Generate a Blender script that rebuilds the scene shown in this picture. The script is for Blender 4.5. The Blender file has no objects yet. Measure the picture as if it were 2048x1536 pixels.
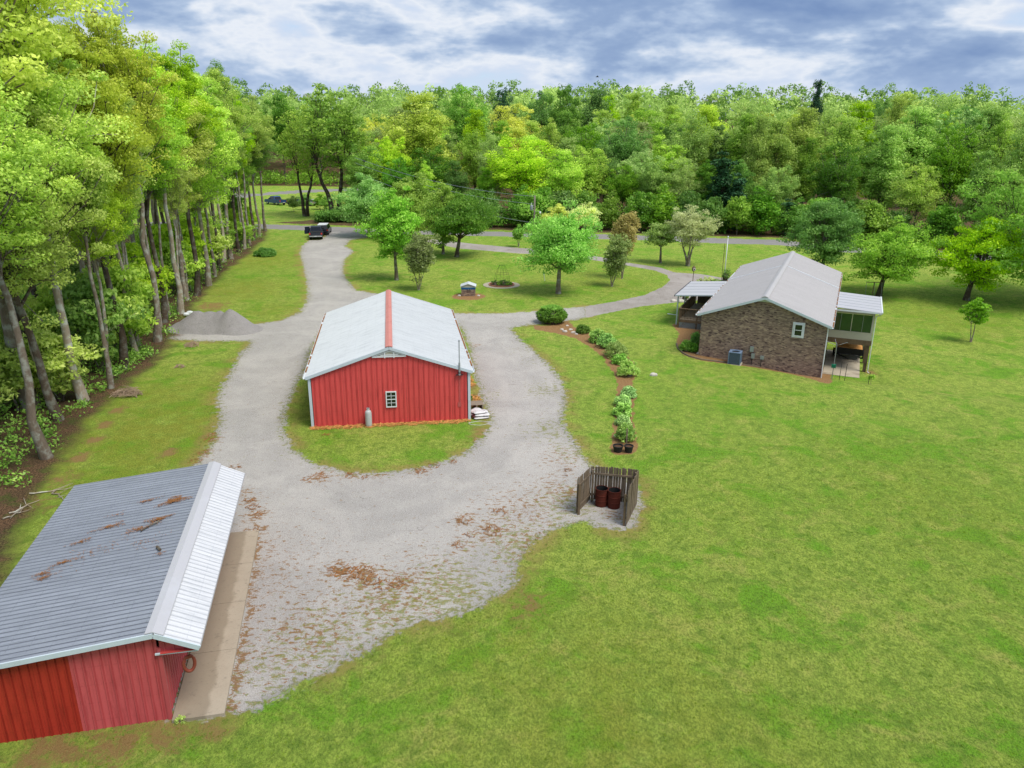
import bpy, math, random
import numpy as np
from mathutils import Matrix, Vector

# ------------------------------------------------------------------ camera, world, sun, exposure
S = bpy.context.scene
CAM_H, PITCH, ROLL, FPX = 16.5, 18.538, 0.40, 1519.5      # metres, degrees, degrees, focal length in pixels of a 2048 wide picture
cp, sp = math.cos(math.radians(PITCH)), math.sin(math.radians(PITCH))
FW = Vector((0, cp, -sp)); R0 = Vector((1, 0, 0)); U0 = R0.cross(FW)
rr = math.radians(ROLL)
RT = R0*math.cos(rr) + U0*math.sin(rr); UP = U0*math.cos(rr) - R0*math.sin(rr)
cd = bpy.data.cameras.new('camera'); cam = bpy.data.objects.new('camera', cd); S.collection.objects.link(cam)
cam.matrix_world = Matrix(((RT.x, UP.x, -FW.x, 0), (RT.y, UP.y, -FW.y, 0), (RT.z, UP.z, -FW.z, CAM_H), (0, 0, 0, 1)))
cd.sensor_width = 36; cd.lens = 36*FPX/2048; cd.clip_start = 0.1; cd.clip_end = 6000
S.camera = cam

def C(r, g, b, k=1.0):
    f = lambda v: (v/255/12.92 if v/255 <= .04045 else ((v/255+.055)/1.055)**2.4)
    return (f(r)*k, f(g)*k, f(b)*k, 1)

class NT:
    """terse node-tree writer"""
    def __init__(s, tree): s.t = tree; s.n = tree.nodes; s.l = tree.links
    def add(s, typ, **kw):
        n = s.n.new(typ)
        for k, v in kw.items(): setattr(n, k, v)
        return n
    def put(s, sock, v):
        if hasattr(v, 'links'): s.l.new(v, sock)
        else: sock.default_value = v
    def math(s, op, a, b=None, c=None, clamp=False):
        n = s.add('ShaderNodeMath', operation=op, use_clamp=clamp); s.put(n.inputs[0], a)
        if b is not None: s.put(n.inputs[1], b)
        if c is not None: s.put(n.inputs[2], c)
        return n.outputs[0]
    def mix(s, f, a, b, blend='MIX'):
        n = s.add('ShaderNodeMix', data_type='RGBA', blend_type=blend)
        s.put(n.inputs[0], f); s.put(n.inputs[6], a); s.put(n.inputs[7], b); return n.outputs[2]
    def sm(s, v, a, b, lo=0, hi=1):
        n = s.add('ShaderNodeMapRange', interpolation_type='SMOOTHSTEP'); s.put(n.inputs[0], v); s.put(n.inputs[1], a); s.put(n.inputs[2], b)
        n.inputs[3].default_value = lo; n.inputs[4].default_value = hi; return n.outputs[0]
    def noise(s, vec, scale, detail=3, rough=.55, dist=0.0, out=0):
        n = s.add('ShaderNodeTexNoise'); s.put(n.inputs['Vector'], vec)
        n.inputs['Scale'].default_value = scale; n.inputs['Detail'].default_value = detail
        n.inputs['Roughness'].default_value = rough; n.inputs['Distortion'].default_value = dist
        return n.outputs[out]
    def mapping(s, vec, scale=(1, 1, 1), loc=(0, 0, 0), rot=(0, 0, 0)):
        n = s.add('ShaderNodeMapping'); s.put(n.inputs[0], vec); n.inputs[1].default_value = loc; n.inputs[2].default_value = rot; n.inputs[3].default_value = scale
        return n.outputs[0]
    def ramp(s, f, stops, interp='LINEAR'):
        n = s.add('ShaderNodeValToRGB'); s.put(n.inputs[0], f); cr = n.color_ramp; cr.interpolation = interp
        while len(cr.elements) < len(stops): cr.elements.new(.5)
        for e, (p, c) in zip(cr.elements, stops): e.position = p; e.color = c
        return n.outputs[0]
    def attr(s, name):
        return s.add('ShaderNodeAttribute', attribute_name=name).outputs['Fac']

# daylight under broken cloud: a high soft sun behind thin cloud, Nishita sky with a cloud deck laid over it
SUN_EL, SUN_AZ = 60.0, 125.0          # azimuth clockwise from straight ahead (+Y)
W = bpy.data.worlds.new('World'); S.world = W; W.use_nodes = True
wt = NT(W.node_tree); wt.n.clear()
sky = wt.add('ShaderNodeTexSky', sky_type='NISHITA'); sky.sun_disc = False
sky.sun_elevation = math.radians(SUN_EL); sky.sun_rotation = math.radians(SUN_AZ); sky.altitude = 200
tc = wt.add('ShaderNodeTexCoord'); sx = wt.add('ShaderNodeSeparateXYZ'); wt.l.new(tc.outputs['Generated'], sx.inputs[0])
# broken cumulus deck: bright rims, blue-grey bases, flattened towards the horizon
gv = tc.outputs['Generated']
n1 = wt.noise(wt.mapping(gv, (1.0, 1.0, 2.9), (2.7, 7.7, 4.1)), 4.2, 9, .54, .12)
n2 = wt.noise(wt.mapping(gv, (1.0, 1.0, 2.2), (2.1, .7, .3)), 13, 7, .6, .1)
n3 = wt.noise(wt.mapping(gv, (1.0, 1.0, 2.9), (2.7, 7.7, 4.112)), 4.2, 5, .54, .12)      # same deck seen a little higher: tells bases from tops
nf = wt.math('ADD', wt.math('MULTIPLY', n1, .78), wt.math('MULTIPLY', n2, .22))
nf = wt.math('ADD', nf, wt.math('MULTIPLY', wt.math('SUBTRACT', n3, n1), .9))
K = 4.7
cl = wt.ramp(nf, [(0, C(168, 196, 234, K)), (.36, C(190, 211, 241, K)), (.42, C(214, 226, 245, K)), (.465, C(236, 242, 251, K)), (.495, C(214, 226, 243, K)),
                  (.53, C(180, 200, 228, K)), (.575, C(152, 176, 212, K)), (.67, C(128, 155, 198, K)), (.8, C(104, 132, 180, K))])
hz = wt.sm(sx.outputs[2], .0, .075, 1, 0)
cl = wt.mix(wt.math('MULTIPLY', hz, .8), cl, C(190, 210, 240, K))
cover = wt.sm(nf, .30, .44)
skyc = wt.mix(wt.math('ADD', wt.math('MULTIPLY', cover, .35), .65), sky.outputs[0], cl)
bg = wt.add('ShaderNodeBackground'); wt.l.new(skyc, bg.inputs[0]); bg.inputs[1].default_value = 0.10
wo = wt.add('ShaderNodeOutputWorld'); wt.l.new(bg.outputs[0], wo.inputs[0])

sd = bpy.data.lights.new('sun', 'SUN'); sd.energy = 1.9; sd.angle = math.radians(28); sd.color = (1, .95, .85)
sun = bpy.data.objects.new('sun', sd); S.collection.objects.link(sun)
el, az = math.radians(SUN_EL), math.radians(SUN_AZ)
sdir = Vector((math.sin(az)*math.cos(el), math.cos(az)*math.cos(el), math.sin(el)))
sun.rotation_euler = sdir.to_track_quat('Z', 'Y').to_euler(); sun.location = (0, 0, 80)
S.view_settings.view_transform = 'Standard'; S.view_settings.look = 'None'; S.view_settings.gamma = 1
S.view_settings.use_curve_mapping = False; S.view_settings.exposure = 1.05
S.cycles.use_denoising = True; S.cycles.max_bounces = 6; S.cycles.diffuse_bounces = 4; S.cycles.glossy_bounces = 2
S.cycles.transmission_bounces = 3; S.cycles.transparent_max_bounces = 8; S.cycles.caustics_reflective = False; S.cycles.caustics_refractive = False

# ------------------------------------------------------------------ helpers
COL = S.collection
rng = np.random.default_rng(7); rnd = random.Random(11)

def link(o, parent=None):
    COL.objects.link(o)
    if parent is not None: o.parent = parent
    return o
def tag(o, label=None, cat=None, group=None, kind=None):
    if label: o['label'] = label
    if cat: o['category'] = cat
    if group: o['group'] = group
    if kind: o['kind'] = kind
    return o
def thing(name, label, cat, loc=(0, 0, 0), rz=0.0, group=None):
    o = bpy.data.objects.new(name, None); o.empty_display_size = .3; link(o); o.location = loc; o.rotation_euler = (0, 0, rz)
    return tag(o, label, cat, group)
def copy_tree(o, parent=None):
    c = o.copy(); link(c); c.parent = parent
    for ch in list(o.children): copy_tree(ch, c)
    return c

class MB:
    def __init__(s): s.v = []; s.f = []
    def poly(s, pts): i = len(s.v); s.v += [tuple(p) for p in pts]; s.f.append(tuple(range(i, i+len(pts)))); return s
    def box(s, x0, x1, y0, y1, z0, z1, M=None):
        p = [Vector((x, y, z)) for z in (z0, z1) for y in (y0, y1) for x in (x0, x1)]
        if M is not None: p = [M @ q for q in p]
        i = len(s.v); s.v += [tuple(q) for q in p]
        for f in ((0, 2, 3, 1), (4, 5, 7, 6), (0, 1, 5, 4), (2, 6, 7, 3), (0, 4, 6, 2), (1, 3, 7, 5)): s.f.append(tuple(i+k for k in f))
        return s
    def beam(s, a, b, w, h=None, up=(0, 0, 1)):
        a, b = Vector(a), Vector(b); h = w if h is None else h; d = b-a; L = d.length; d.normalize()
        u = Vector(up); x = d.cross(u)
        if x.length < 1e-4: x = d.cross(Vector((0, 1, 0)))
        x.normalize(); z = x.cross(d)
        M = Matrix(((x.x, d.x, z.x, a.x), (x.y, d.y, z.y, a.y), (x.z, d.z, z.z, a.z), (0, 0, 0, 1)))
        return s.box(-w/2, w/2, 0, L, -h/2, h/2, M)
    def tube(s, pts, rad, n=8, cap=True):
        pts = [Vector(p) for p in pts]; rad = list(rad) if hasattr(rad, '__len__') else [rad]*len(pts)
        i0 = len(s.v); ref = Vector((.31, .87, .39))
        for k, p in enumerate(pts):
            t = (pts[min(k+1, len(pts)-1)] - pts[max(k-1, 0)]).normalized()
            x = t.cross(ref).normalized(); y = t.cross(x)
            for j in range(n):
                a = 2*math.pi*j/n; s.v.append(tuple(p + (x*math.cos(a)+y*math.sin(a))*rad[k]))
        for k in range(len(pts)-1):
            for j in range(n):
                a = i0+k*n+j; b = i0+k*n+(j+1) % n; s.f.append((a, b, b+n, a+n))
        if cap: s.f.append(tuple(range(i0+n-1, i0-1, -1))); s.f.append(tuple(i0+(len(pts)-1)*n+j for j in range(n)))
        return s
    def lathe(s, prof, n=16, c=(0, 0, 0)):
        i0 = len(s.v)
        for r, z in prof:
            for j in range(n):
                a = 2*math.pi*j/n; s.v.append((c[0]+r*math.cos(a), c[1]+r*math.sin(a), c[2]+z))
        for k in range(len(prof)-1):
            for j in range(n):
                a = i0+k*n+j; b = i0+k*n+(j+1) % n; s.f.append((a, b, b+n, a+n))
        return s
    def extrude(s, prof, y0, y1, axis='y'):
        """closed profile of (x,z) swept along y"""
        i = len(s.v); n = len(prof)
        mk = (lambda p, t: (p[0], t, p[1])) if axis == 'y' else (lambda p, t: (t, p[0], p[1]))
        s.v += [mk(p, y0) for p in prof] + [mk(p, y1) for p in prof]
        for k in range(n): a, b = i+k, i+(k+1) % n; s.f.append((a, b, b+n, a+n))
        s.f.append(tuple(range(i+n-1, i-1, -1))); s.f.append(tuple(range(i+n, i+2*n)))
        return s
    def mesh(s, name, smooth=False):
        m = bpy.data.meshes.new(name); m.from_pydata(s.v, [], s.f); m.validate(verbose=False)
        if smooth: m.polygons.foreach_set('use_smooth', [True]*len(m.polygons))
        m.update(); return m
    def build(s, name, mat, parent=None, smooth=False, loc=None, mw=None):
        m = s.mesh(name, smooth); m.materials.append(mat); o = bpy.data.objects.new(name, m); link(o, parent)
        if loc: o.location = loc
        if mw is not None: o.matrix_basis = mw
        return o
def put_mesh(name, m, parent=None, mw=None, loc=None):
    o = bpy.data.objects.new(name, m); link(o, parent)
    if mw is not None: o.matrix_basis = mw
    if loc is not None: o.location = loc
    return o
def np_mesh(name, v, quads, mat, attrs=None, smooth=False):
    m = bpy.data.meshes.new(name); nv, nf, k = len(v), len(quads), quads.shape[1]
    m.vertices.add(nv); m.vertices.foreach_set('co', np.ascontiguousarray(v, np.float32).ravel())
    m.loops.add(nf*k); m.loops.foreach_set('vertex_index', np.ascontiguousarray(quads, np.int32).ravel())
    m.polygons.add(nf); m.polygons.foreach_set('loop_start', np.arange(nf, dtype=np.int32)*k)
    try: m.polygons.foreach_set('loop_total', np.full(nf, k, np.int32))
    except Exception: pass
    if smooth: m.polygons.foreach_set('use_smooth', np.ones(nf, bool))
    for an, av in (attrs or {}).items():
        a = m.attributes.new(an, 'FLOAT', 'POINT'); a.data.foreach_set('value', np.ascontiguousarray(av, np.float32))
    if mat: m.materials.append(mat)
    m.update(calc_edges=True); return m

# ------------------------------------------------------------------ terrain
HX, HY, HT = 18.543, 54.861, .414          # brick house: front gable centre, turned clockwise
BX, BY, BT = -7.041, 41.748, -.156         # red barn
SX, SY, ST = -9.966, 18.034, -.22          # grey roof shed
def ss(a, b, x):
    t = np.clip((x-a)/(b-a), 0, 1); return t*t*(3-2*t)
def height(x, y):
    x = np.asarray(x, float); y = np.asarray(y, float)
    a = (x-HX)*math.cos(HT)-(y-HY)*math.sin(HT); b = (x-HX)*math.sin(HT)+(y-HY)*math.cos(HT)
    drop = 2.1*ss(-6, 5, a)*ss(-3.55, 6.0, b)*(1-.55*ss(22, 60, b))
    dist = np.hypot(x, y)
    und = .10*np.sin(x*.11+1.3)*np.sin(y*.083)*ss(20, 60, dist)
    return und*(1-ss(-12, -3, a)*(1-ss(20, 40, np.abs(b))))*ss(52, 75, y) - drop + 15*ss(205, 430, y) + 14*ss(430, 900, y)
def ground_ray(px, py):
    """point of the terrain seen at a surveyed direction (2048 x 1536 picture)"""
    d = FW*FPX + RT*(px-1024) - UP*(py-768); z = 0.0
    for _ in range(14):
        t = (z-CAM_H)/d.z; x, y = d.x*t, d.y*t; z = float(height(x, y))
    return Vector((x, y, z))
def top_z(px, py, Y):
    d = FW*FPX + RT*(px-1024) - UP*(py-768); return CAM_H + d.z*Y/d.y
def mpp(P): return ((P-Vector((0, 0, CAM_H))).dot(FW))/FPX      # metres per photo pixel at P
def local(hx, hy, th, a, b, z=0):
    return Vector((hx+a*math.cos(th)+b*math.sin(th), hy-a*math.sin(th)+b*math.cos(th), z))
def to_local(hx, hy, th, P):
    dx, dy = P[0]-hx, P[1]-hy
    return dx*math.cos(th)-dy*math.sin(th), dx*math.sin(th)+dy*math.cos(th)

def world_poly(pts): return np.array([ground_ray(*p)[:2] for p in pts])
def seg_dist(P, A, B):
    d = B-A; t = np.clip(((P-A)@d)/max(d@d, 1e-9), 0, 1); return np.hypot(*(P-(A+t[:, None]*d)).T)
def sdf_poly(P, poly):
    """positive inside"""
    D = np.full(len(P), 1e9); ins = np.zeros(len(P), bool); n = len(poly)
    for i in range(n):
        A, B = poly[i], poly[(i+1) % n]; D = np.minimum(D, seg_dist(P, A, B))
        c = (A[1] > P[:, 1]) != (B[1] > P[:, 1])
        xx = (B[0]-A[0])*(P[:, 1]-A[1])/((B[1]-A[1]) if abs(B[1]-A[1]) > 1e-9 else 1e-9)+A[0]
        ins ^= c & (P[:, 0] < xx)
    return np.where(ins, D, -D)
def sdf_line(P, pts, w):
    D = np.full(len(P), 1e9)
    for i in range(len(pts)-1): D = np.minimum(D, seg_dist(P, pts[i], pts[i+1]))
    return w-D

GRAVEL = [(340, 1440), (455, 1434), (520, 1415), (600, 1370), (650, 1345), (720, 1310), (790, 1262), (850, 1242), (905, 1236), (960, 1215), (1010, 1180), (1038, 1150),
          (1036, 1130), (1060, 1095), (1090, 1070), (1130, 1050), (1170, 1043), (1200, 1056), (1245, 1063), (1272, 1055), (1284, 1010), (1276, 965), (1180, 930), (1160, 900),
          (1142, 870), (1126, 842), (1135, 800), (1127, 765), (1100, 730), (1066, 700), (1038, 675), (1022, 656), (1060, 650), (1085, 648), (1150, 640), (1175, 634), (1172, 612),
          (1072, 622), (1000, 627), (905, 626), (850, 610), (770, 590), (712, 580), (691, 557), (686, 540), (689, 520), (708, 502), (690, 492), (700, 480), (735, 475), (775, 476), (800, 466),
          (640, 460), (652, 472), (640, 480), (618, 480), (604, 492), (600, 507), (606, 530), (613, 560), (616, 598), (600, 625), (560, 641), (505, 649), (430, 640), (360, 650), (330, 678),
          (400, 682), (470, 683), (500, 682), (497, 692), (480, 706), (462, 740), (443, 770), (433, 800), (437, 830), (430, 868), (410, 900), (385, 936), (400, 985), (440, 1060), (340, 1400)]
ISLAND = [(622, 700), (611, 740), (590, 780), (572, 820), (569, 862), (590, 900), (640, 930), (700, 944), (760, 945), (840, 935), (900, 918), (940, 898), (960, 878), (975, 858), (980, 838),
          (962, 800), (955, 770), (945, 740), (940, 700), (925, 660), (905, 640), (780, 600), (660, 640)]
CONC = [(1172, 636), (1200, 629), (1280, 613), (1340, 606), (1358, 604), (1400, 600), (1440, 566), (1448, 556), (1400, 548), (1350, 545), (1320, 535), (1260, 526), (1190, 512), (1100, 499), (1040, 496),
        (950, 488), (900, 482), (860, 478), (850, 484), (920, 497), (1040, 507), (1110, 510), (1200, 522), (1265, 533), (1310, 541), (1334, 550), (1340, 561), (1325, 574), (1290, 590), (1230, 603), (1169, 613)]
ROADL = [(300, 447), (400, 449), (530, 453), (640, 457), (740, 462), (870, 465), (1000, 468), (1150, 472), (1300, 476), (1450, 482), (1600, 489.5), (1800, 501), (1900, 509), (2048, 525), (2300, 560)]
FAROAD = [(300, 400), (430, 394), (530, 388), (600, 383), (700, 379), (800, 376)]
HBED = [(1137, 641), (1090, 652), (1068, 650), (1070, 660), (1110, 666), (1150, 677), (1180, 694), (1204, 713), (1221, 738), (1236, 762), (1233, 790), (1228, 830), (1225, 870), (1219, 906), (1246, 911), (1274, 906),
        (1275, 880), (1268, 850), (1268, 810), (1273, 785), (1264, 767), (1272, 752), (1272, 730), (1246, 700), (1215, 677), (1180, 664), (1150, 655)]
WBED = [(1402, 640), (1344, 648), (1358, 665), (1352, 687), (1358, 702), (1373, 713), (1402, 721), (1446, 727), (1520, 737), (1581, 748), (1642, 765), (1664, 768), (1664, 740), (1640, 730), (1500, 700), (1420, 690)]
WOODEDGE = [(-60, 1250), (20, 1100), (70, 985), (118, 915), (178, 832), (250, 765), (318, 715), (358, 665), (368, 632), (398, 596), (425, 565), (462, 532), (500, 505), (528, 478), (535, 456)]

gx = np.concatenate([-np.geomspace(2600, 66, 34), np.arange(-64, -42, .9), np.arange(-42, 46, .27), np.arange(46, 90, .9), np.geomspace(91, 2600, 36)])
gy = np.concatenate([np.linspace(-60, 14, 12), np.arange(14.3, 64, .27), np.arange(64, 100, .36), np.arange(100, 160, .6), np.arange(161, 240, 2.0), np.geomspace(243, 4200, 40)])
XX, YY = np.meshgrid(gx, gy); P2 = np.stack([XX.ravel(), YY.ravel()], 1)
g_pol, i_pol, c_pol = world_poly(GRAVEL), world_poly(ISLAND), world_poly(CONC)
road_l, far_l = world_poly(ROADL), world_poly(FAROAD)
h_pol, w_pol = world_poly(HBED), world_poly(WBED)
wedge = world_poly(WOODEDGE); wood_pol = np.vstack([wedge, [[wedge[-1][0]-4, 138], [-400, 138], [-400, 0], [wedge[0][0], 0]]])
grav = np.minimum(sdf_poly(P2, g_pol), -sdf_poly(P2, i_pol)); conc = sdf_poly(P2, c_pol)
road = sdf_line(P2, road_l, 2.9); faroad = sdf_line(P2, far_l, 3.5)
mulch = np.maximum(sdf_poly(P2, h_pol), sdf_poly(P2, w_pol))
# ring of needles round the well house and the small round bed
def disc(c, r): return r-np.hypot(P2[:, 0]-c[0], P2[:, 1]-c[1])
PW = ground_ray(937, 593); PB = ground_ray(1003, 571)
mulch = np.maximum(mulch, disc(PW, 1.75))
wood = sdf_poly(P2, wood_pol)
# the far wood: everything beyond the country road except the field on the left
ry = np.interp(P2[:, 0], road_l[:, 0], road_l[:, 1]); far = P2[:, 1]-ry-5.5
field = sdf_poly(P2, np.array([[-300, 139.5], [-46, 139.5], [-37, 146], [-34, 185], [-38, 225], [-60, 228], [-300, 228]]))
wood = np.maximum(wood, np.where(P2[:, 0] > -400, np.minimum(far, -field), -5))
# snap grid vertices to the contours so the outlines are smooth
SP = P2.copy(); sh = XX.shape
for q in (mulch, conc, grav, road):
    q2 = q.reshape(sh); dy, dx = np.gradient(q2, gy, gx); g = np.stack([dx.ravel(), dy.ravel()], 1); gn = np.hypot(*g.T)
    m = (np.abs(q) < .12) & (gn > .5); SP[m] = P2[m] - g[m]*(q[m]/gn[m]**2)[:, None]
ZZ = height(SP[:, 0], SP[:, 1])
ZZ += np.where(grav > 0, .02*np.sin(SP[:, 0]*2.1+SP[:, 1])*np.sin(SP[:, 1]*1.7), 0)*ss(0, 1, grav)
# bare clay, yellow moss and litter fields (surveyed blobs: px, py, radius m, strength)
def blobs(lst):
    o = np.zeros(len(P2))
    for px, py, r, s in lst:
        c = ground_ray(px, py); d = np.hypot(P2[:, 0]-c.x, (P2[:, 1]-c.y)*.8)/r; o = np.maximum(o, s*np.exp(-d*d*1.5))
    return o
dirt = blobs([(235, 820, 1.0, .9), (210, 850, .9, .9), (190, 880, .9, .95), (160, 915, 1.1, .9), (120, 960, 1.6, .7), (50, 1010, 2.5, .7), (335, 905, .9, .9), (420, 870, .8, .9), (300, 760, 1.5, .35), (425, 612, 3.0, .85), (440, 590, 3, .5),
              (600, 530, 1.6, .8), (598, 510, 1.8, .8), (606, 550, 1.2, .7), (590, 475, 2.5, .45), (540, 480, 4, .5), (965, 865, .9, 1.0), (960, 880, .7, 1), (610, 700, .8, .8), (650, 870, .8, .5),
              (1060, 1210, 1.6, .7), (1060, 1260, 1.2, .5), (1290, 985, .5, .8), (1275, 1020, .5, 1), (240, 1480, 1.8, .8), (330, 1470, 1.4, .8), (430, 1455, .9, .8), (100, 1500, 2.0, .8), (900, 520, 3.5, .5), (640, 1345, .6, .6), (945, 690, .8, .9), (942, 770, .9, 1), (955, 790, .8, .9),
              (780, 850, .5, .0), (1460, 545, 1.5, .5), (1740, 745, .8, .9), (1735, 700, .7, .8), (1600, 485, 6, .2)])
yel = blobs([(300, 880, 9, .9), (440, 780, 5, .6), (300, 800, 6, .7), (480, 580, 7, .8), (520, 520, 8, .8), (550, 620, 4, .6), (1200, 560, 8, .5), (1000, 570, 9, .35), (1240, 1450, 6, .55), (1000, 1300, 4, .4), (1900, 640, 8, .5), (1850, 1000, 6, .25), (1450, 1000, 5, .15)])
litter = blobs([(680, 1140, .9, 1.0), (730, 1150, 1.0, 1.0), (800, 1165, .9, .9), (760, 1145, .7, .8), (980, 1060, 1.3, .75), (930, 1040, .9, .8), (920, 1090, .8, .7), (1000, 1020, 1.2, .6), (500, 1000, .8, .8), (510, 1030, .9, .95), (505, 1060, .5, .9), (490, 985, .6, .9), (460, 935, .5, .9), (1080, 1000, 1.4, .5),
                (700, 950, .8, .7), (640, 955, .9, .9), (760, 950, .8, .6), (840, 942, .8, .6), (420, 880, .8, 1), (405, 905, .8, 1), (600, 1190, 1.5, .35), (840, 1200, 1.2, .55), (520, 1240, 1.5, .4), (560, 1300, 1.5, .4), (1140, 985, .5, 1), (1136, 940, .5, .8), (940, 740, .8, .5), (950, 690, .8, .7), (1230, 1030, .6, .8), (700, 1240, 1.5, .3)])
track = np.zeros(len(P2))
for pl_ in ([(628, 486), (645, 520), (655, 570), (628, 625), (560, 690), (510, 770), (490, 860), (500, 930), (560, 1010), (700, 1050), (860, 1020)], [(1120, 632), (1000, 655), (985, 690), (1030, 770), (1045, 850), (990, 930), (860, 985), (700, 1010), (580, 960), (530, 860), (560, 760)],
           [(560, 690), (640, 640), (700, 590), (690, 480)], [(760, 463), (690, 470), (645, 500)]):
    dl = -sdf_line(P2, world_poly(pl_), 0.0); track = np.maximum(track, np.exp(-((dl-.8)/.28)**2))
weed = blobs([(1050, 1100, 3, .9), (1140, 1010, 2.5, .9), (900, 1190, 3, 1), (780, 1225, 2.6, .9), (650, 1290, 3, .8), (530, 1350, 2.6, .7), (1100, 860, 2.4, .8), (1090, 780, 2.2, .8), (1065, 720, 2, .5), (590, 900, 1.3, .6), (596, 800, 1.0, .6), (610, 720, 1.2, .5), (980, 790, 1.2, .7), (1150, 900, 2, .8), (1240, 1040, 1.0, .6), (720, 1180, 1.8, .6), (1040, 700, 2.2, .5)])
litter = np.maximum(litter, blobs([(1030, 1020, 3.2, .55), (1100, 980, 2.5, .5), (560, 1150, 4, .45), (620, 1250, 3, .5), (760, 1190, 2.5, .55), (1060, 1080, 2.5, .5), (1120, 920, 2, .5), (520, 1100, 2, .5), (850, 1150, 2.5, .45)]))
slabd = np.where(sdf_poly(P2, np.array([local(SX, SY, ST, a, b)[:2] for a, b in ((1.45, -.3), (1.85, -.3), (1.8, 11.5), (1.4, 11.5))])) > 0, 1.0, 0)
litter = np.maximum(litter, slabd*.85)
nx, ny = len(gx), len(gy)
ii = (np.arange(ny-1)[:, None]*nx + np.arange(nx-1)[None]).ravel()
Q = np.stack([ii, ii+1, ii+nx+1, ii+nx], 1)
qc = lambda a: a[Q].mean(1)
kind = np.zeros(len(Q), int)
kind[qc(wood) > 0] = 5; kind[qc(grav) > 0] = 1; kind[qc(conc) > 0] = 2; kind[qc(mulch) > 0] = 4
kind[(qc(road) > 0) | (qc(faroad) > 0)] = 3
# ------------------------------------------------------------------ materials
def new_mat(name):
    m = bpy.data.materials.new(name); m.use_nodes = True; t = NT(m.node_tree); t.n.clear(); return m, t
def finish(t, col, rough=.8, bump=None, bstr=.3, bdist=.02, spec=.3, metal=0.0, coat=0.0):
    b = t.add('ShaderNodeBsdfPrincipled'); t.put(b.inputs['Base Color'], col); t.put(b.inputs['Roughness'], rough)
    b.inputs['Specular IOR Level'].default_value = spec; b.inputs['Metallic'].default_value = metal
    if coat: b.inputs['Coat Weight'].default_value = coat
    if bump is not None:
        n = t.add('ShaderNodeBump'); n.inputs['Strength'].default_value = bstr; n.inputs['Distance'].default_value = bdist
        t.put(n.inputs['Height'], bump); t.l.new(n.outputs[0], b.inputs['Normal'])
    o = t.add('ShaderNodeOutputMaterial'); t.l.new(b.outputs[0], o.inputs[0]); return b
def mat_plain(name, c, rough=.6, var=.12, scale=3.0, bump=.1, metal=0.0, spec=.3, dirtc=None, dirt_amt=.35, bdist=.01):
    """painted or plain stuff with blotchy wear"""
    m, t = new_mat(name); pos = t.add('ShaderNodeTexCoord').outputs['Object']
    rnd_ = t.add('ShaderNodeObjectInfo').outputs['Random']
    off = t.add('ShaderNodeVectorMath', operation='ADD'); t.put(off.inputs[0], pos); t.put(off.inputs[1], t.mapping(t.add('ShaderNodeObjectInfo').outputs['Location'], (1.7, 1.3, .7)))
    n = t.noise(off.outputs[0], scale, 6, .65); n2 = t.noise(off.outputs[0], scale*9, 3, .6)
    k = t.math('ADD', t.math('MULTIPLY', t.math('SUBTRACT', n, .5), var*2.2), t.math('MULTIPLY', t.math('SUBTRACT', n2, .5), var))
    k = t.math('ADD', k, t.math('MULTIPLY', t.math('SUBTRACT', rnd_, .5), var*.8)); k = t.math('ADD', k, 1.0)
    hsv = t.add('ShaderNodeHueSaturation'); t.put(hsv.inputs['Color'], c); t.put(hsv.inputs['Value'], k)
    col = hsv.outputs[0]
    if dirtc: col = t.mix(t.math('MULTIPLY', t.sm(t.noise(off.outputs[0], scale*.7, 8, .72), .5, .72), dirt_amt), col, dirtc)
    finish(t, col, rough, n2, bump, bdist, spec, metal); return m

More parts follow.
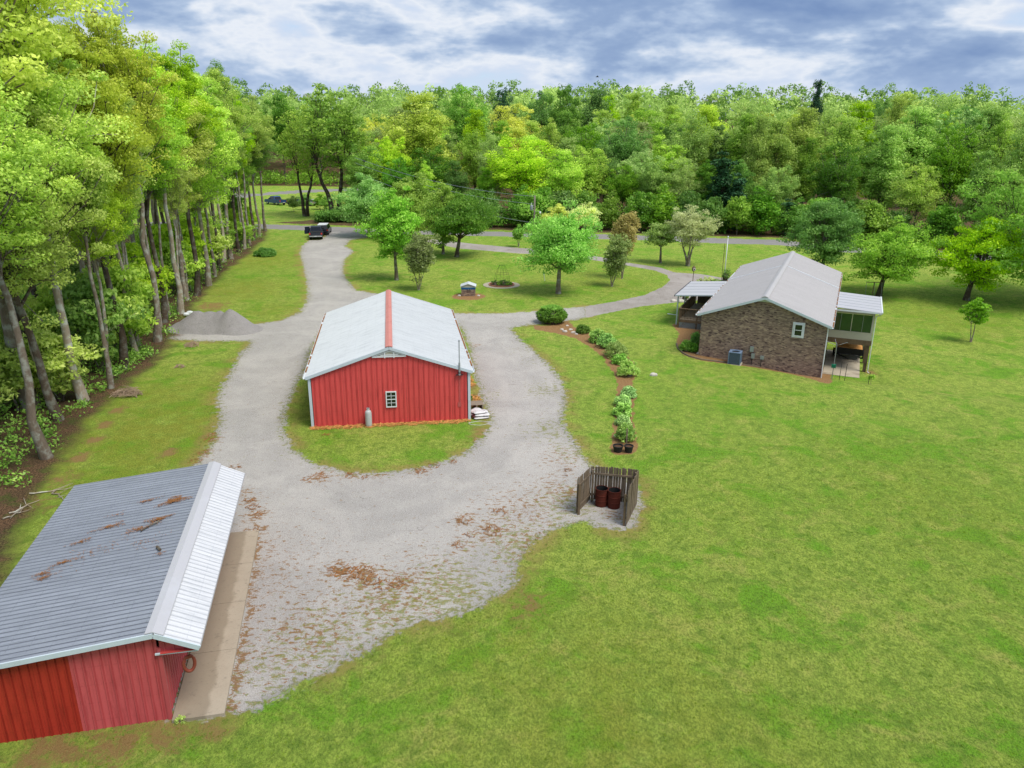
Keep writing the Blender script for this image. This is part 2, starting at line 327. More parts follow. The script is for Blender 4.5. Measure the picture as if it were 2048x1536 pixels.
def mat_rib(name, c, dirtc, period, off, rough=.45, amt=.45, var=.08, lw=.12, sk=.8):
    """ribbed sheet: grime with painted shade darkens one rib side, a painted highlight brightens the other, screw rows every half metre, streaks run down the slope (object x across, y or z along)"""
    m, t = new_mat(name); tcn = t.add('ShaderNodeTexCoord').outputs['Object']; oi = t.add('ShaderNodeObjectInfo'); sx_ = t.add('ShaderNodeSeparateXYZ'); t.put(sx_.inputs[0], tcn)
    off_ = t.add('ShaderNodeVectorMath', operation='ADD'); t.put(off_.inputs[0], tcn); t.put(off_.inputs[1], t.mapping(oi.outputs['Location'], (1.3, 1.7, .9)))
    big = t.noise(off_.outputs[0], .7, 6, .65); fine = t.noise(off_.outputs[0], 14, 4, .7); streak = t.noise(t.mapping(off_.outputs[0], (7, .8, .8)), 1.0, 6, .7)
    u = t.math('FRACT', t.math('ADD', t.math('DIVIDE', t.math('SUBTRACT', sx_.outputs[0], off), period), 10.5)); d = t.math('ABSOLUTE', t.math('SUBTRACT', u, .5+.022/period))
    line = t.sm(d, lw*.5, lw, 1, 0)
    k = t.math('ADD', 1.0, t.math('ADD', t.math('MULTIPLY', t.math('SUBTRACT', big, .5), var*3), t.math('MULTIPLY', t.math('SUBTRACT', fine, .5), var))); k = t.math('ADD', k, t.math('MULTIPLY', t.math('SUBTRACT', oi.outputs['Random'], .5), var))
    h = t.add('ShaderNodeHueSaturation'); t.put(h.inputs['Color'], c); t.put(h.inputs['Value'], k); col = h.outputs[0]
    col = t.mix(t.math('MULTIPLY', t.sm(streak, .45, .72), amt*sk), col, dirtc)
    col = t.mix(t.math('MULTIPLY', line, t.math('ADD', amt*.75, t.math('MULTIPLY', t.math('SUBTRACT', big, .5), amt))), col, dirtc)  # dark line along one side of each rib: grime with painted shade
    hl = t.sm(t.math('ABSOLUTE', t.math('SUBTRACT', u, .5-.016/period)), .0, .05, 1, 0); col = t.mix(t.math('MULTIPLY', hl, .3), col, tuple(min(1, v*1.35) for v in c[:3])+(1,))  # lighter stripe paints a highlight along each rib
    along = t.math('ADD', sx_.outputs[1], sx_.outputs[2]); sc = t.math('ABSOLUTE', t.math('SUBTRACT', t.math('FRACT', t.math('DIVIDE', along, .61)), .5)); dots = t.math('MULTIPLY', t.sm(sc, .0, .035, 1, 0), t.sm(t.noise(off_.outputs[0], 22, 1), .45, .6)); col = t.mix(t.math('MULTIPLY', dots, .35), col, dirtc)
    finish(t, col, rough, fine, .08, .01, .3); return m
M_WHITE = mat_plain('white_trim', C(226, 231, 236, .86), .45, .06, 2.0, .05, dirtc=C(150, 148, 140), dirt_amt=.35)
M_BLUEW = mat_plain('pale_trim', C(205, 218, 228, .8), .45, .07, 2.0, .05, dirtc=C(140, 140, 135), dirt_amt=.3)
M_RED = mat_plain('red_barn_siding', C(186, 72, 70, .92), .5, .10, .8, .05, dirtc=C(150, 50, 50), dirt_amt=.5)
M_REDF = mat_plain('pink_red_siding', C(176, 78, 82, .95), .5, .07, .8, .05, dirtc=C(205, 110, 108), dirt_amt=.25)
M_REDO = mat_plain('deep_red_siding', C(150, 44, 38, .92), .5, .12, 1.2, .06, dirtc=C(110, 30, 18), dirt_amt=.6)
M_RIDGE = mat_plain('faded_red_cap', C(196, 126, 116, .9), .5, .1, 2.5, .05, dirtc=C(160, 72, 64), dirt_amt=.6)
M_ROOFW = mat_plain('white_roof_sheet', C(208, 214, 220, .85), .42, .05, .5, .04, dirtc=C(178, 184, 190), dirt_amt=.35)
M_ROOFN = mat_plain('new_white_sheet', C(200, 200, 207, .72), .38, .03, .8, .03, dirtc=C(190, 195, 205), dirt_amt=.25)
M_ROOFB = mat_plain('beige_grey_roof', C(178, 176, 178, .88), .5, .05, .6, .04, dirtc=C(160, 155, 156), dirt_amt=.4)
M_GALV = mat_plain('weathered_grey_sheet', C(148, 154, 166, .85), .5, .10, 1.1, .06, dirtc=C(98, 100, 108), dirt_amt=.7)
M_WOODG = mat_plain('weathered_board', C(132, 116, 98, .66), .85, .35, 3.0, .3, dirtc=C(62, 56, 50), dirt_amt=.8)
M_WOODD = mat_plain('dark_timber', C(116, 98, 78, .8), .85, .25, 3.0, .3, dirtc=C(45, 38, 30), dirt_amt=.6)
M_DECK = mat_plain('deck_boards', C(150, 140, 125, .8), .85, .15, 3.0, .2, dirtc=C(95, 88, 78), dirt_amt=.6)
M_RUST = mat_plain('rusty_steel', C(104, 42, 28, .6), .85, .25, 4.0, .3, dirtc=C(60, 28, 20), dirt_amt=.8)
M_BLACK = mat_plain('black_plastic', C(34, 35, 36), .6, .15, 5, .1)
M_DARK = mat_plain('dark_metal', C(52, 54, 58), .5, .15, 5, .1, metal=.3)
M_STEEL = mat_plain('pale_steel', C(165, 172, 178, .8), .4, .1, 5, .05, metal=.4)
M_TANK = mat_plain('tank_paint', C(186, 189, 190, .85), .4, .08, 3, .04, dirtc=C(140, 135, 128), dirt_amt=.4)
M_AC = mat_plain('grey_blue_metal', C(122, 142, 170, .75), .5, .1, 4, .05)
M_CONCR = mat_plain('concrete_slab', C(178, 168, 150, .85), .9, .2, .9, .25, dirtc=C(118, 106, 92), dirt_amt=.85)
def mat_apron():
    m, t = new_mat('blotchy_apron_concrete'); tcn = t.add('ShaderNodeTexCoord').outputs['Object']; s_ = t.add('ShaderNodeSeparateXYZ'); t.put(s_.inputs[0], tcn)
    n = t.noise(tcn, 1.6, 6, .65); f = t.noise(tcn, 18, 4, .75); c = t.mix(n, C(186, 174, 156, .82), C(166, 154, 136, .8)); c = t.mix(t.math('MULTIPLY', t.sm(f, .5, .7), .3), c, C(128, 118, 104, .8))
    st = t.sm(t.math('ADD', s_.outputs[0], t.math('MULTIPLY', t.math('SUBTRACT', t.noise(tcn, 1.1, 5, .6), .5), .55)), .95, 1.12, 1, 0)  # darker towards the shed wall, ending in a wavering line
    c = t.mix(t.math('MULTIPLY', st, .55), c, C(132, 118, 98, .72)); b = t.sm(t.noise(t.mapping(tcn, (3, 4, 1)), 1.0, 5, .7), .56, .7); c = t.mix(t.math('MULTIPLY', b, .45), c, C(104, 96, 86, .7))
    finish(t, c, .9, f, .3, .01); return m
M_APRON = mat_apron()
M_BAG = mat_plain('white_bag_plastic', C(214, 212, 214, .85), .45, .08, 7, .3, dirtc=C(92, 52, 50), dirt_amt=.9)
M_MAROON = mat_plain('maroon_print', C(105, 45, 45, .8), .5, .2, 6, .1)
M_SOIL = mat_plain('potting_soil', C(96, 68, 46, .7), .95, .3, 14, .5)
M_STRAW = mat_plain('pine_straw', C(200, 146, 84, .95), .95, .35, 9, .5, dirtc=C(150, 98, 54), dirt_amt=.6)
M_DEADN = mat_plain('brown_needles', C(158, 108, 62, .85), .95, .35, 12, .5, dirtc=C(132, 84, 48), dirt_amt=.8)
M_STONE = mat_plain('pale_stone', C(206, 200, 192, .85), .9, .2, 4, .4, dirtc=C(130, 122, 112), dirt_amt=.6)
M_TWIG = mat_plain('dead_twig', C(170, 146, 126, .95), .9, .3, 8, .3)
M_CREAM = mat_plain('cream_panel', C(190, 188, 172, .8), .6, .08, 3, .06)
M_SOFFIT = mat_plain('pale_green_siding', C(205, 214, 196, .8), .6, .05, 3, .05)
M_BLUEP = mat_plain('blue_band', C(38, 104, 170, .8), .5, .1, 4, .05)
M_POLE = mat_plain('grey_utility_wood', C(140, 130, 118, .75), .85, .2, 4, .2)
M_RINGR = mat_plain('red_brown_paint', C(150, 74, 58, .75), .6, .15, 8, .1, dirtc=C(96, 52, 40), dirt_amt=.5)
M_GREENP = mat_plain('green_plastic', C(20, 130, 100, .8), .5, .1, 8, .05)
M_TIRE = mat_plain('tyre_rubber', C(26, 26, 27), .85, .1, 8, .1)
M_CARD = mat_plain('dark_car_paint', C(38, 45, 60), .25, .04, 6, .02, spec=.6)
M_CARB = mat_plain('blue_car_paint', C(44, 76, 128, .8), .3, .06, 6, .02, spec=.6)
M_CARS = mat_plain('silver_car_paint', C(188, 190, 190, .8), .3, .05, 6, .02, spec=.6)
M_CARR = mat_plain('rust_red_car_paint', C(140, 66, 40, .8), .55, .2, 6, .05)
M_CHROME = mat_plain('chrome', C(200, 204, 208), .2, .05, 6, .02, metal=.8)
M_TAIL = mat_plain('tail_lamp_red', C(200, 50, 40), .3, .05, 6, .02, spec=.6)
M_STREAK = mat_plain('faded_streak', C(196, 100, 98, .8), .55, .12, 6, .03)

M_REDW = mat_rib('red_wall_sheet', C(204, 78, 76, 1.0), C(150, 46, 48, .9), .29713, -4.3086, .5, .55)
M_REDF2 = mat_rib('pink_red_sheet', C(190, 84, 88, 1.0), C(140, 48, 52, .9), .23, .065, .5, .6)
M_REDO2 = mat_rib('deep_red_sheet', C(168, 50, 38, 1.0), C(112, 28, 22, .9), .23, .065, .5, .7)
M_ROOFW2 = mat_rib('white_ribbed_roof', C(212, 216, 220, .86), C(158, 163, 170, .8), .2232, .1116, .42, .55, .05)
M_ROOFN2 = mat_rib('new_white_ribbed', C(212, 213, 218, .86), C(144, 150, 160, .78), .2246, .1123, .38, .5, .03)
M_GALV2 = mat_rib('weathered_ribbed_roof', C(146, 152, 164, .82), C(70, 74, 86, .72), .2246, .1123, .5, 1.05, .16, lw=.22, sk=.3)
M_ROOFB2 = mat_rib('beige_ribbed_roof', C(180, 177, 178, .88), C(146, 142, 143, .8), .2327, .1163, .5, .4, .04)
def mat_glass(name, c):
    m, t = new_mat(name); pos = t.add('ShaderNodeTexCoord').outputs['Object']
    finish(t, t.mix(t.noise(pos, 2.2, 4), c, tuple(v*.5 for v in c[:3])+(1,)), .08, spec=.7); return m
M_GLASS = mat_glass('dark_window_glass', C(26, 38, 40)); M_SCREEN = mat_glass('green_dark_screen', C(42, 82, 48))
M_CARGL = mat_glass('car_glass', C(14, 17, 22))

def mat_brick():
    m, t = new_mat('brown_brick'); pos = t.add('ShaderNodeTexCoord').outputs['Object']
    sx_ = t.add('ShaderNodeSeparateXYZ'); t.put(sx_.inputs[0], pos); cx = t.add('ShaderNodeCombineXYZ')
    t.put(cx.inputs[0], t.math('ADD', sx_.outputs[0], sx_.outputs[1])); t.put(cx.inputs[1], sx_.outputs[2])
    br = t.add('ShaderNodeTexBrick'); t.put(br.inputs['Vector'], cx.outputs[0]); br.offset = .5
    br.inputs['Color1'].default_value = C(158, 134, 118, .95); br.inputs['Color2'].default_value = C(104, 84, 80, .95); br.inputs['Mortar'].default_value = C(150, 138, 124, .75)
    br.inputs['Scale'].default_value = 1.0; br.inputs['Brick Width'].default_value = .205; br.inputs['Row Height'].default_value = .073
    br.inputs['Mortar Size'].default_value = .009; br.inputs['Mortar Smooth'].default_value = .2; br.inputs['Bias'].default_value = -.05
    v = t.add('ShaderNodeTexVoronoi'); t.put(v.inputs['Vector'], t.mapping(cx.outputs[0], (4.88, 13.7, 1))); v.inputs['Scale'].default_value = 1.0
    sv = t.add('ShaderNodeSeparateColor'); t.put(sv.inputs[0], v.outputs['Color'])
    col = t.mix(t.sm(sv.outputs[0], .74, .98), br.outputs['Color'], C(82, 66, 66, .95))
    col = t.mix(t.sm(sv.outputs[1], .66, .95), col, C(182, 160, 138, .8))
    col = t.mix(t.math('MULTIPLY', t.sm(t.noise(cx.outputs[0], 1.6, 5), .42, .68), .25), col, C(104, 78, 70, .8))
    finish(t, col, .9, t.math('SUBTRACT', 1.0, br.outputs['Fac']), .6, .012); return m
M_BRICK = mat_brick()

def mat_bark(name, c1, c2, lich):
    m, t = new_mat(name); pos = t.add('ShaderNodeTexCoord').outputs['Object']; r = t.add('ShaderNodeObjectInfo').outputs['Random']
    n = t.noise(t.mapping(pos, (9, 9, 2.2)), 1.0, 6, .7); n2 = t.noise(pos, 1.6, 5, .65)
    c = t.mix(n, c2, c1); c = t.mix(t.math('MULTIPLY', t.sm(n2, .46, .62), .7), c, lich)
    h = t.add('ShaderNodeHueSaturation'); t.put(h.inputs['Color'], c); t.put(h.inputs['Value'], t.math('ADD', t.math('MULTIPLY', r, .5), .75))
    finish(t, h.outputs[0], .95, n, .6, .04, spec=.1); return m
M_BARK = mat_bark('grey_bark', C(150, 136, 120, .95), C(80, 70, 62, .85), C(166, 170, 160, .95))
M_BARKD = mat_bark('dark_bark', C(104, 90, 76, .9), C(58, 49, 42, .85), C(126, 128, 118, .9))
M_BARKP = mat_bark('pale_bark', C(176, 164, 146, .95), C(122, 108, 92, .9), C(190, 194, 186, .95))

def mat_leaf(name, dark, mid, light, trans=.5, gain=1.0):
    """leaf colours vary leaf by leaf (attribute tint) and tree by tree"""
    m, t = new_mat(name); r = t.add('ShaderNodeObjectInfo').outputs['Random']; tint = t.attr('tint')
    pos = t.add('ShaderNodeTexCoord').outputs['Object']; nn = t.noise(pos, .45, 3, .6)
    f = t.math('ADD', t.math('MULTIPLY', tint, .75), t.math('MULTIPLY', t.math('SUBTRACT', nn, .5), .7)); f = t.math('ADD', f, .12, clamp=True)
    c = t.ramp(f, [(0, dark), (.5, mid), (1, light)])
    h = t.add('ShaderNodeHueSaturation'); t.put(h.inputs['Color'], c)
    t.put(h.inputs['Hue'], t.math('ADD', t.math('MULTIPLY', t.math('FRACT', t.math('MULTIPLY', r, 7.31)), .020), .474))
    t.put(h.inputs['Value'], t.math('MULTIPLY', t.math('ADD', t.math('MULTIPLY', r, .45), .78), gain))
    t.put(h.inputs['Saturation'], t.math('ADD', t.math('MULTIPLY', t.math('FRACT', t.math('MULTIPLY', r, 3.7)), .25), .85))
    d = t.add('ShaderNodeBsdfDiffuse'); t.put(d.inputs[0], h.outputs[0])
    tr = t.add('ShaderNodeBsdfTranslucent'); t.put(tr.inputs[0], t.mix(.35, h.outputs[0], light))
    mx = t.add('ShaderNodeMixShader'); mx.inputs[0].default_value = trans; t.l.new(d.outputs[0], mx.inputs[1]); t.l.new(tr.outputs[0], mx.inputs[2])
    g = t.add('ShaderNodeBsdfGlossy'); g.inputs['Roughness'].default_value = .45; g.inputs[0].default_value = (1, 1, 1, 1)
    m2 = t.add('ShaderNodeMixShader'); m2.inputs[0].default_value = .015; t.l.new(mx.outputs[0], m2.inputs[1]); t.l.new(g.outputs[0], m2.inputs[2])
    o = t.add('ShaderNodeOutputMaterial'); t.l.new(m2.outputs[0], o.inputs[0]); return m
LG = 2.0
L_BRIGHT = mat_leaf('bright_spring_leaf', C(70, 108, 22), C(126, 166, 42), C(178, 204, 76), gain=LG)
L_MID = mat_leaf('mid_green_leaf', C(48, 88, 26), C(94, 138, 46), C(144, 178, 76), gain=LG)
L_DARK = mat_leaf('deep_green_leaf', C(34, 70, 24), C(70, 114, 40), C(116, 154, 66), gain=LG)
L_PALE = mat_leaf('pale_green_leaf', C(78, 114, 46), C(120, 154, 68), C(160, 184, 96), gain=LG)
L_YEL = mat_leaf('yellow_green_leaf', C(92, 120, 36), C(138, 166, 60), C(178, 196, 98), gain=LG)
L_GOLD = mat_leaf('golden_catkin_leaf', C(112, 136, 46), C(156, 174, 70), C(194, 202, 106), gain=LG*.9)
L_OLIVE = mat_leaf('olive_bronze_leaf', C(74, 96, 42), C(108, 132, 66), C(138, 154, 88), gain=LG)
L_BRONZE = mat_leaf('bronze_leaf', C(112, 110, 58), C(144, 140, 80), C(174, 170, 106), gain=LG)
L_CEDAR = mat_leaf('cedar_needle', C(18, 42, 28), C(34, 66, 42), C(58, 90, 56), .1, gain=LG)
L_TEAL = mat_leaf('blue_green_leaf', C(42, 84, 32), C(78, 126, 48), C(118, 160, 74), gain=LG)
L_HEDGE = mat_leaf('hedge_leaf', C(56, 98, 40), C(104, 148, 68), C(158, 194, 112), .2, gain=LG)
L_CREAM = mat_leaf('cream_blossom_leaf', C(120, 134, 80), C(160, 174, 112), C(196, 206, 150), gain=LG)

def mat_ground():
    m, t = new_mat('yard_ground'); pos = t.add('ShaderNodeTexCoord').outputs['Object']
    geo = t.add('ShaderNodeSeparateXYZ'); t.put(geo.inputs[0], pos)
    A = {k: t.attr(k) for k in ('grav', 'conc', 'mulch', 'wood', 'dirt', 'yel', 'litter', 'weed', 'track')}
    # lawn
    big = t.noise(pos, .045, 4, .6, .4); med = t.noise(pos, .33, 5, .62, .6); sml = t.noise(pos, 1.7, 5, .65, .5)
    fin = t.noise(t.mapping(pos, (13, 8, 9), rot=(0, 0, .4)), 1.0, 6, .82); blade = t.noise(t.mapping(pos, (41, 27, 20), rot=(0, 0, -.5)), 1.0, 4, .85)
    g = t.mix(t.sm(big, .36, .66), C(134, 165, 60, 1.2), C(162, 178, 80, 1.2))
    tuf = t.noise(t.mapping(pos, (3.4, 2.3, 3), rot=(0, 0, -.5)), 1.0, 6, .78, .3); g = t.mix(t.math('MULTIPLY', t.sm(tuf, .44, .56, 1, 0), .42), g, C(84, 122, 34, .85)); g = t.mix(t.math('MULTIPLY', t.sm(tuf, .54, .68), .4), g, C(186, 192, 92, 1.1))
    mow = t.math('SINE', t.math('MULTIPLY', t.math('ADD', geo.outputs[0], t.math('MULTIPLY', t.noise(pos, .08, 2), 9.0)), 2.7)); g = t.mix(t.math('MULTIPLY', t.sm(mow, -.4, .9), .22), g, C(166, 182, 76, 1.15))
    g = t.mix(t.math('MULTIPLY', t.sm(med, .50, .62), .8), g, C(98, 158, 26, 1.12))
    g = t.mix(t.math('MULTIPLY', t.sm(t.noise(pos, .55, 6, .7, 1.0), .5, .7), .55), g, C(182, 174, 98, 1.15))
    g = t.mix(t.math('MULTIPLY', t.sm(sml, .48, .66), .6), g, C(96, 140, 44, .8))
    yl = t.math('MULTIPLY', A['yel'], t.sm(t.noise(pos, .8, 5, .7), .25, .65)); g = t.mix(t.math('MULTIPLY', yl, .9), g, C(160, 158, 54, .8))
    clv = t.noise(t.mapping(pos, (2.3, 1.6, 2)), 1.0, 6, .8); g = t.mix(t.math('MULTIPLY', t.sm(clv, .63, .72), .35), g, C(198, 206, 150, .8))
    g = t.mix(t.math('MULTIPLY', t.sm(fin, .42, .56, 1, 0), .6), g, C(72, 104, 30, .75))  # dark flecks paint the shade between grass tufts
    g = t.mix(t.math('MULTIPLY', t.sm(blade, .5, .68), .7), g, C(188, 190, 104, .85))
    g = t.mix(t.math('MULTIPLY', t.sm(blade, .32, .48, 1, 0), .6), g, C(56, 86, 22, .7))
    # clay
    clay = t.mix(t.sm(fin, .35, .65), C(178, 146, 98, .8), C(146, 112, 72, .78)); clay = t.mix(t.sm(blade, .5, .7), clay, C(196, 160, 106, .8))
    dn = t.math('ADD', t.math('MULTIPLY', A['dirt'], 1.1), t.math('ADD', t.math('MULTIPLY', t.math('SUBTRACT', sml, .5), 1.5), t.math('MULTIPLY', t.math('SUBTRACT', fin, .5), 1.6)))
    g = t.mix(t.math('MULTIPLY', t.sm(dn, .5, .95), .9), g, clay)
    # gravel
    gb = t.noise(pos, .22, 5, .6, .8); gm = t.noise(t.mapping(pos, (1, .45, 1), rot=(0, 0, -.25)), 1.1, 6, .7, .3); gf = t.noise(pos, 17, 3, .8); gff = t.noise(pos, 55, 2, .8)
    gr = t.mix(t.sm(gb, .35, .66), C(163, 159, 155, .92), C(181, 176, 171, .92)); gr = t.mix(t.math('MULTIPLY', t.sm(gm, .48, .7), .3), gr, C(154, 149, 145, .85))
    gr = t.mix(t.math('MULTIPLY', t.sm(gf, .48, .68), .55), gr, C(112, 108, 106, .8)); gr = t.mix(t.math('MULTIPLY', t.sm(gff, .5, .68), .7), gr, C(226, 223, 222, .9))
    gr = t.mix(t.math('MULTIPLY', t.sm(gff, .28, .45, 1, 0), .7), gr, C(88, 84, 84, .8))
    gr = t.mix(t.math('MULTIPLY', t.math('MULTIPLY', A['track'], t.sm(t.noise(pos, .9, 5), .38, .66)), .2), gr, C(198, 193, 187, .95))
    # dark ruts: thin wandering lines where a stretched noise crosses its mean
    ru = t.noise(t.mapping(pos, (.5, 1.3, 1), rot=(0, 0, .5)), 1.0, 2, .5, .6); ru = t.math('ABSOLUTE', t.math('SUBTRACT', ru, .5))
    rm = t.math('MULTIPLY', t.sm(ru, .0, .006, 1, 0), t.sm(t.noise(pos, .35, 2), .52, .62)); gr = t.mix(t.math('MULTIPLY', rm, .55), gr, C(104, 98, 94, .8))
    # rusty needles and weeds lying on the gravel
    ln = t.noise(t.mapping(pos, (3.6, 5.4, 2)), 1.0, 6, .7, .4); lf = t.noise(t.mapping(pos, (14, 20, 10)), 1.0, 4, .8)
    rust = t.mix(t.sm(lf, .35, .65), C(126, 90, 48, .72), C(164, 122, 72, .78))
    edge = t.math('MAXIMUM', t.sm(A['grav'], .0, 1.1, .75, 0), A['weed'])
    lm = t.math('ADD', ln, t.math('MULTIPLY', A['litter'], .21)); lm = t.math('ADD', lm, t.math('MULTIPLY', edge, .05)); lm = t.math('ADD', lm, t.math('MULTIPLY', t.math('SUBTRACT', lf, .5), .36))
    gr = t.mix(t.math('MULTIPLY', t.sm(lm, .645, .70), .85), gr, rust)
    wn = t.noise(t.mapping(pos, (2.9, 4.2, 2), (31, 7, 0)), 1.0, 6, .72, .4); wm = t.math('ADD', wn, t.math('MULTIPLY', edge, .19)); wm = t.math('ADD', wm, t.math('MULTIPLY', t.math('SUBTRACT', blade, .5), .3))
    gr = t.mix(t.math('MULTIPLY', t.sm(wm, .64, .72), .8), gr, t.mix(t.sm(lf, .4, .6), C(112, 132, 54, .75), C(158, 146, 86, .8)))
    en = t.math('ADD', A['grav'], t.math('ADD', t.math('MULTIPLY', t.math('SUBTRACT', sml, .5), 1.5), t.math('MULTIPLY', t.math('SUBTRACT', t.noise(pos, 5, 5, .75), .5), .9)))
    rim = t.math('MULTIPLY', t.sm(en, -1.2, -.05), t.sm(t.noise(pos, .5, 3), .38, .56)); g = t.mix(t.math('MULTIPLY', rim, .75), g, t.mix(lf, clay, C(172, 164, 92, .8)))
    col = t.mix(t.sm(en, -.14, .14), g, gr)
    # concrete drive
    cc = t.mix(t.sm(gb, .35, .65), C(184, 176, 172, .85), C(168, 160, 154, .85)); cc = t.mix(t.math('MULTIPLY', t.sm(gm, .5, .72), .6), cc, C(146, 138, 130, .8)); cc = t.mix(t.math('MULTIPLY', t.sm(gff, .5, .8), .2), cc, C(210, 206, 200, .85))
    ce = t.math('ADD', A['conc'], t.math('MULTIPLY', t.math('SUBTRACT', sml, .5), .35)); col = t.mix(t.sm(ce, -.03, .03), col, cc)
    # pine straw beds
    st = t.mix(t.sm(fin, .35, .65), C(180, 142, 98, .85), C(144, 108, 72, .8)); st = t.mix(t.sm(blade, .5, .7), st, C(198, 162, 118, .85)); st = t.mix(t.sm(blade, .3, .45, 1, 0), st, C(94, 66, 48, .7))
    me = t.math('ADD', A['mulch'], t.math('MULTIPLY', t.math('SUBTRACT', sml, .5), .6)); col = t.mix(t.sm(me, -.05, .08), col, st)
    # wood floor
    wf = t.mix(t.sm(med, .4, .6), C(120, 98, 74, .8), C(150, 116, 88, .8)); wf = t.mix(t.sm(fin, .4, .6), wf, C(70, 56, 42, .7)); wf = t.mix(t.math('MULTIPLY', t.sm(blade, .55, .75), .6), wf, C(168, 140, 112, .8))
    wf = t.mix(t.math('MULTIPLY', t.sm(t.noise(pos, .9, 5, .7), .5, .62), .55), wf, C(80, 108, 40, .7))
    we = t.math('ADD', A['wood'], t.math('ADD', t.math('MULTIPLY', t.math('SUBTRACT', med, .5), 3.0), t.math('MULTIPLY', t.math('SUBTRACT', fin, .5), 2.5))); col = t.mix(t.sm(we, -.8, .5), col, wf)
    gf_ = t.sm(en, -.5, .5); bh = t.math('ADD', t.math('MULTIPLY', blade, t.math('SUBTRACT', .5, t.math('MULTIPLY', gf_, .2))), t.math('MULTIPLY', fin, t.math('SUBTRACT', 1.3, gf_)))
    finish(t, col, .95, bh, .9, .11, spec=.12); return m
M_GROUND = mat_ground()
def mat_road():
    m, t = new_mat('country_asphalt'); pos = t.add('ShaderNodeTexCoord').outputs['Object']
    c = t.mix(t.noise(pos, .4, 5), C(128, 126, 126, .8), C(156, 152, 150, .8)); c = t.mix(t.math('MULTIPLY', t.sm(t.noise(pos, 4, 4), .5, .7), .3), c, C(190, 184, 178, .8))
    finish(t, c, .9, spec=.2); return m
M_ROAD = mat_road()
def mat_gravelpile():
    m, t = new_mat('gravel_pile_stone'); pos = t.add('ShaderNodeTexCoord').outputs['Object']
    c = t.mix(t.noise(pos, 1.3, 5), C(136, 132, 132, .85), C(168, 164, 162, .85)); f = t.noise(pos, 16, 4, .8)
    c = t.mix(t.sm(f, .5, .7), c, C(96, 94, 96, .8)); c = t.mix(t.math('MULTIPLY', t.sm(t.noise(pos, 40, 2, .8), .55, .7), .6), c, C(206, 202, 200, .85))
    finish(t, c, .95, f, .8, .06); return m
M_GPILE = mat_gravelpile()

clampd = {k: np.clip(v, -6, 6) for k, v in dict(track=track, weed=weed, grav=grav, conc=conc, mulch=mulch, wood=wood, dirt=dirt, yel=yel, litter=litter).items()}
V3 = np.stack([SP[:, 0], SP[:, 1], ZZ], 1)
for k, nm in ((0, 'lawn'), (1, 'gravel_driveway'), (2, 'concrete_driveway'), (3, 'country_road'), (4, 'mulch_ground'), (5, 'forest_floor')):
    q = Q[kind == k]
    if not len(q): continue
    u, inv = np.unique(q.ravel(), return_inverse=True)
    me = np_mesh(nm, V3[u], inv.reshape(-1, 4), M_ROAD if k == 3 else M_GROUND, {a: b[u] for a, b in clampd.items()}, smooth=True)
    tag(put_mesh(nm, me), kind='structure')
# ------------------------------------------------------------------ trees
def leaf_quads(cen, rad, n, size, rg, flat=.6, up=.35, jit=.25):
    """n leaf sprays round every clump centre; every spray is a small folded four-cornered blade"""
    k = len(cen); c = np.repeat(cen, n, 0); r = np.repeat(rad, n)
    d = rg.normal(size=(k*n, 3)); d /= np.linalg.norm(d, axis=1)[:, None]; d[:, 2] = np.where(d[:, 2] < 0, d[:, 2]*.6, d[:, 2])
    rr_ = r*(.35+.7*rg.random(k*n)**.6); p = c + d*rr_[:, None]*np.array([1, 1, flat])
    nrm = d*.8 + rg.normal(size=(k*n, 3))*.75 + np.array([0, 0, up]); nrm /= np.linalg.norm(nrm, axis=1)[:, None]
    t1 = np.cross(nrm, rg.normal(size=(k*n, 3))); t1 /= np.linalg.norm(t1, axis=1)[:, None]; t2 = np.cross(nrm, t1)
    s = size*(.6+.8*rg.random(k*n))[:, None]
    v = np.stack([p-t1*s*.62, p-t2*s*.34+nrm*s*.12, p+t1*s*.62, p+t2*s*.34+nrm*s*.12], 1).reshape(-1, 3)
    cl = np.repeat(rg.random(k), n); tint = np.clip(.45*cl+.55*rg.random(k*n)+.12*d[:, 2], 0, 1)
    q = np.arange(k*n*4).reshape(-1, 4); return v, q, np.repeat(tint, 4)

def tube_np(paths, n=5):
    """paths: list of (points Kx3, radii K)"""
    V, F, o = [], [], 0
    for P, R in paths:
        P = np.asarray(P, float); K_ = len(P); T = np.gradient(P, axis=0); T /= np.linalg.norm(T, axis=1)[:, None]+1e-9
        ref = np.array([.3, .9, .3]) if abs(T[0] @ np.array([.3, .9, .3])) < .9 else np.array([1, 0, 0.])
        X = np.cross(T, ref); X /= np.linalg.norm(X, axis=1)[:, None]+1e-9; Y = np.cross(T, X)
        a = np.arange(n)*2*math.pi/n
        V.append((P[:, None] + (X[:, None]*np.cos(a)[None, :, None] + Y[:, None]*np.sin(a)[None, :, None])*np.asarray(R)[:, None, None]).reshape(-1, 3))
        k = np.arange(K_-1)[:, None]*n; j = np.arange(n)[None]; j2 = (j+1) % n
        F.append(np.stack([k+j, k+j2, k+n+j2, k+n+j], -1).reshape(-1, 4)+o); o += K_*n
    return np.concatenate(V), np.concatenate(F)
def bez(a, b, c, k):
    t = np.linspace(0, 1, k)[:, None]; return (1-t)**2*a + 2*t*(1-t)*b + t*t*c

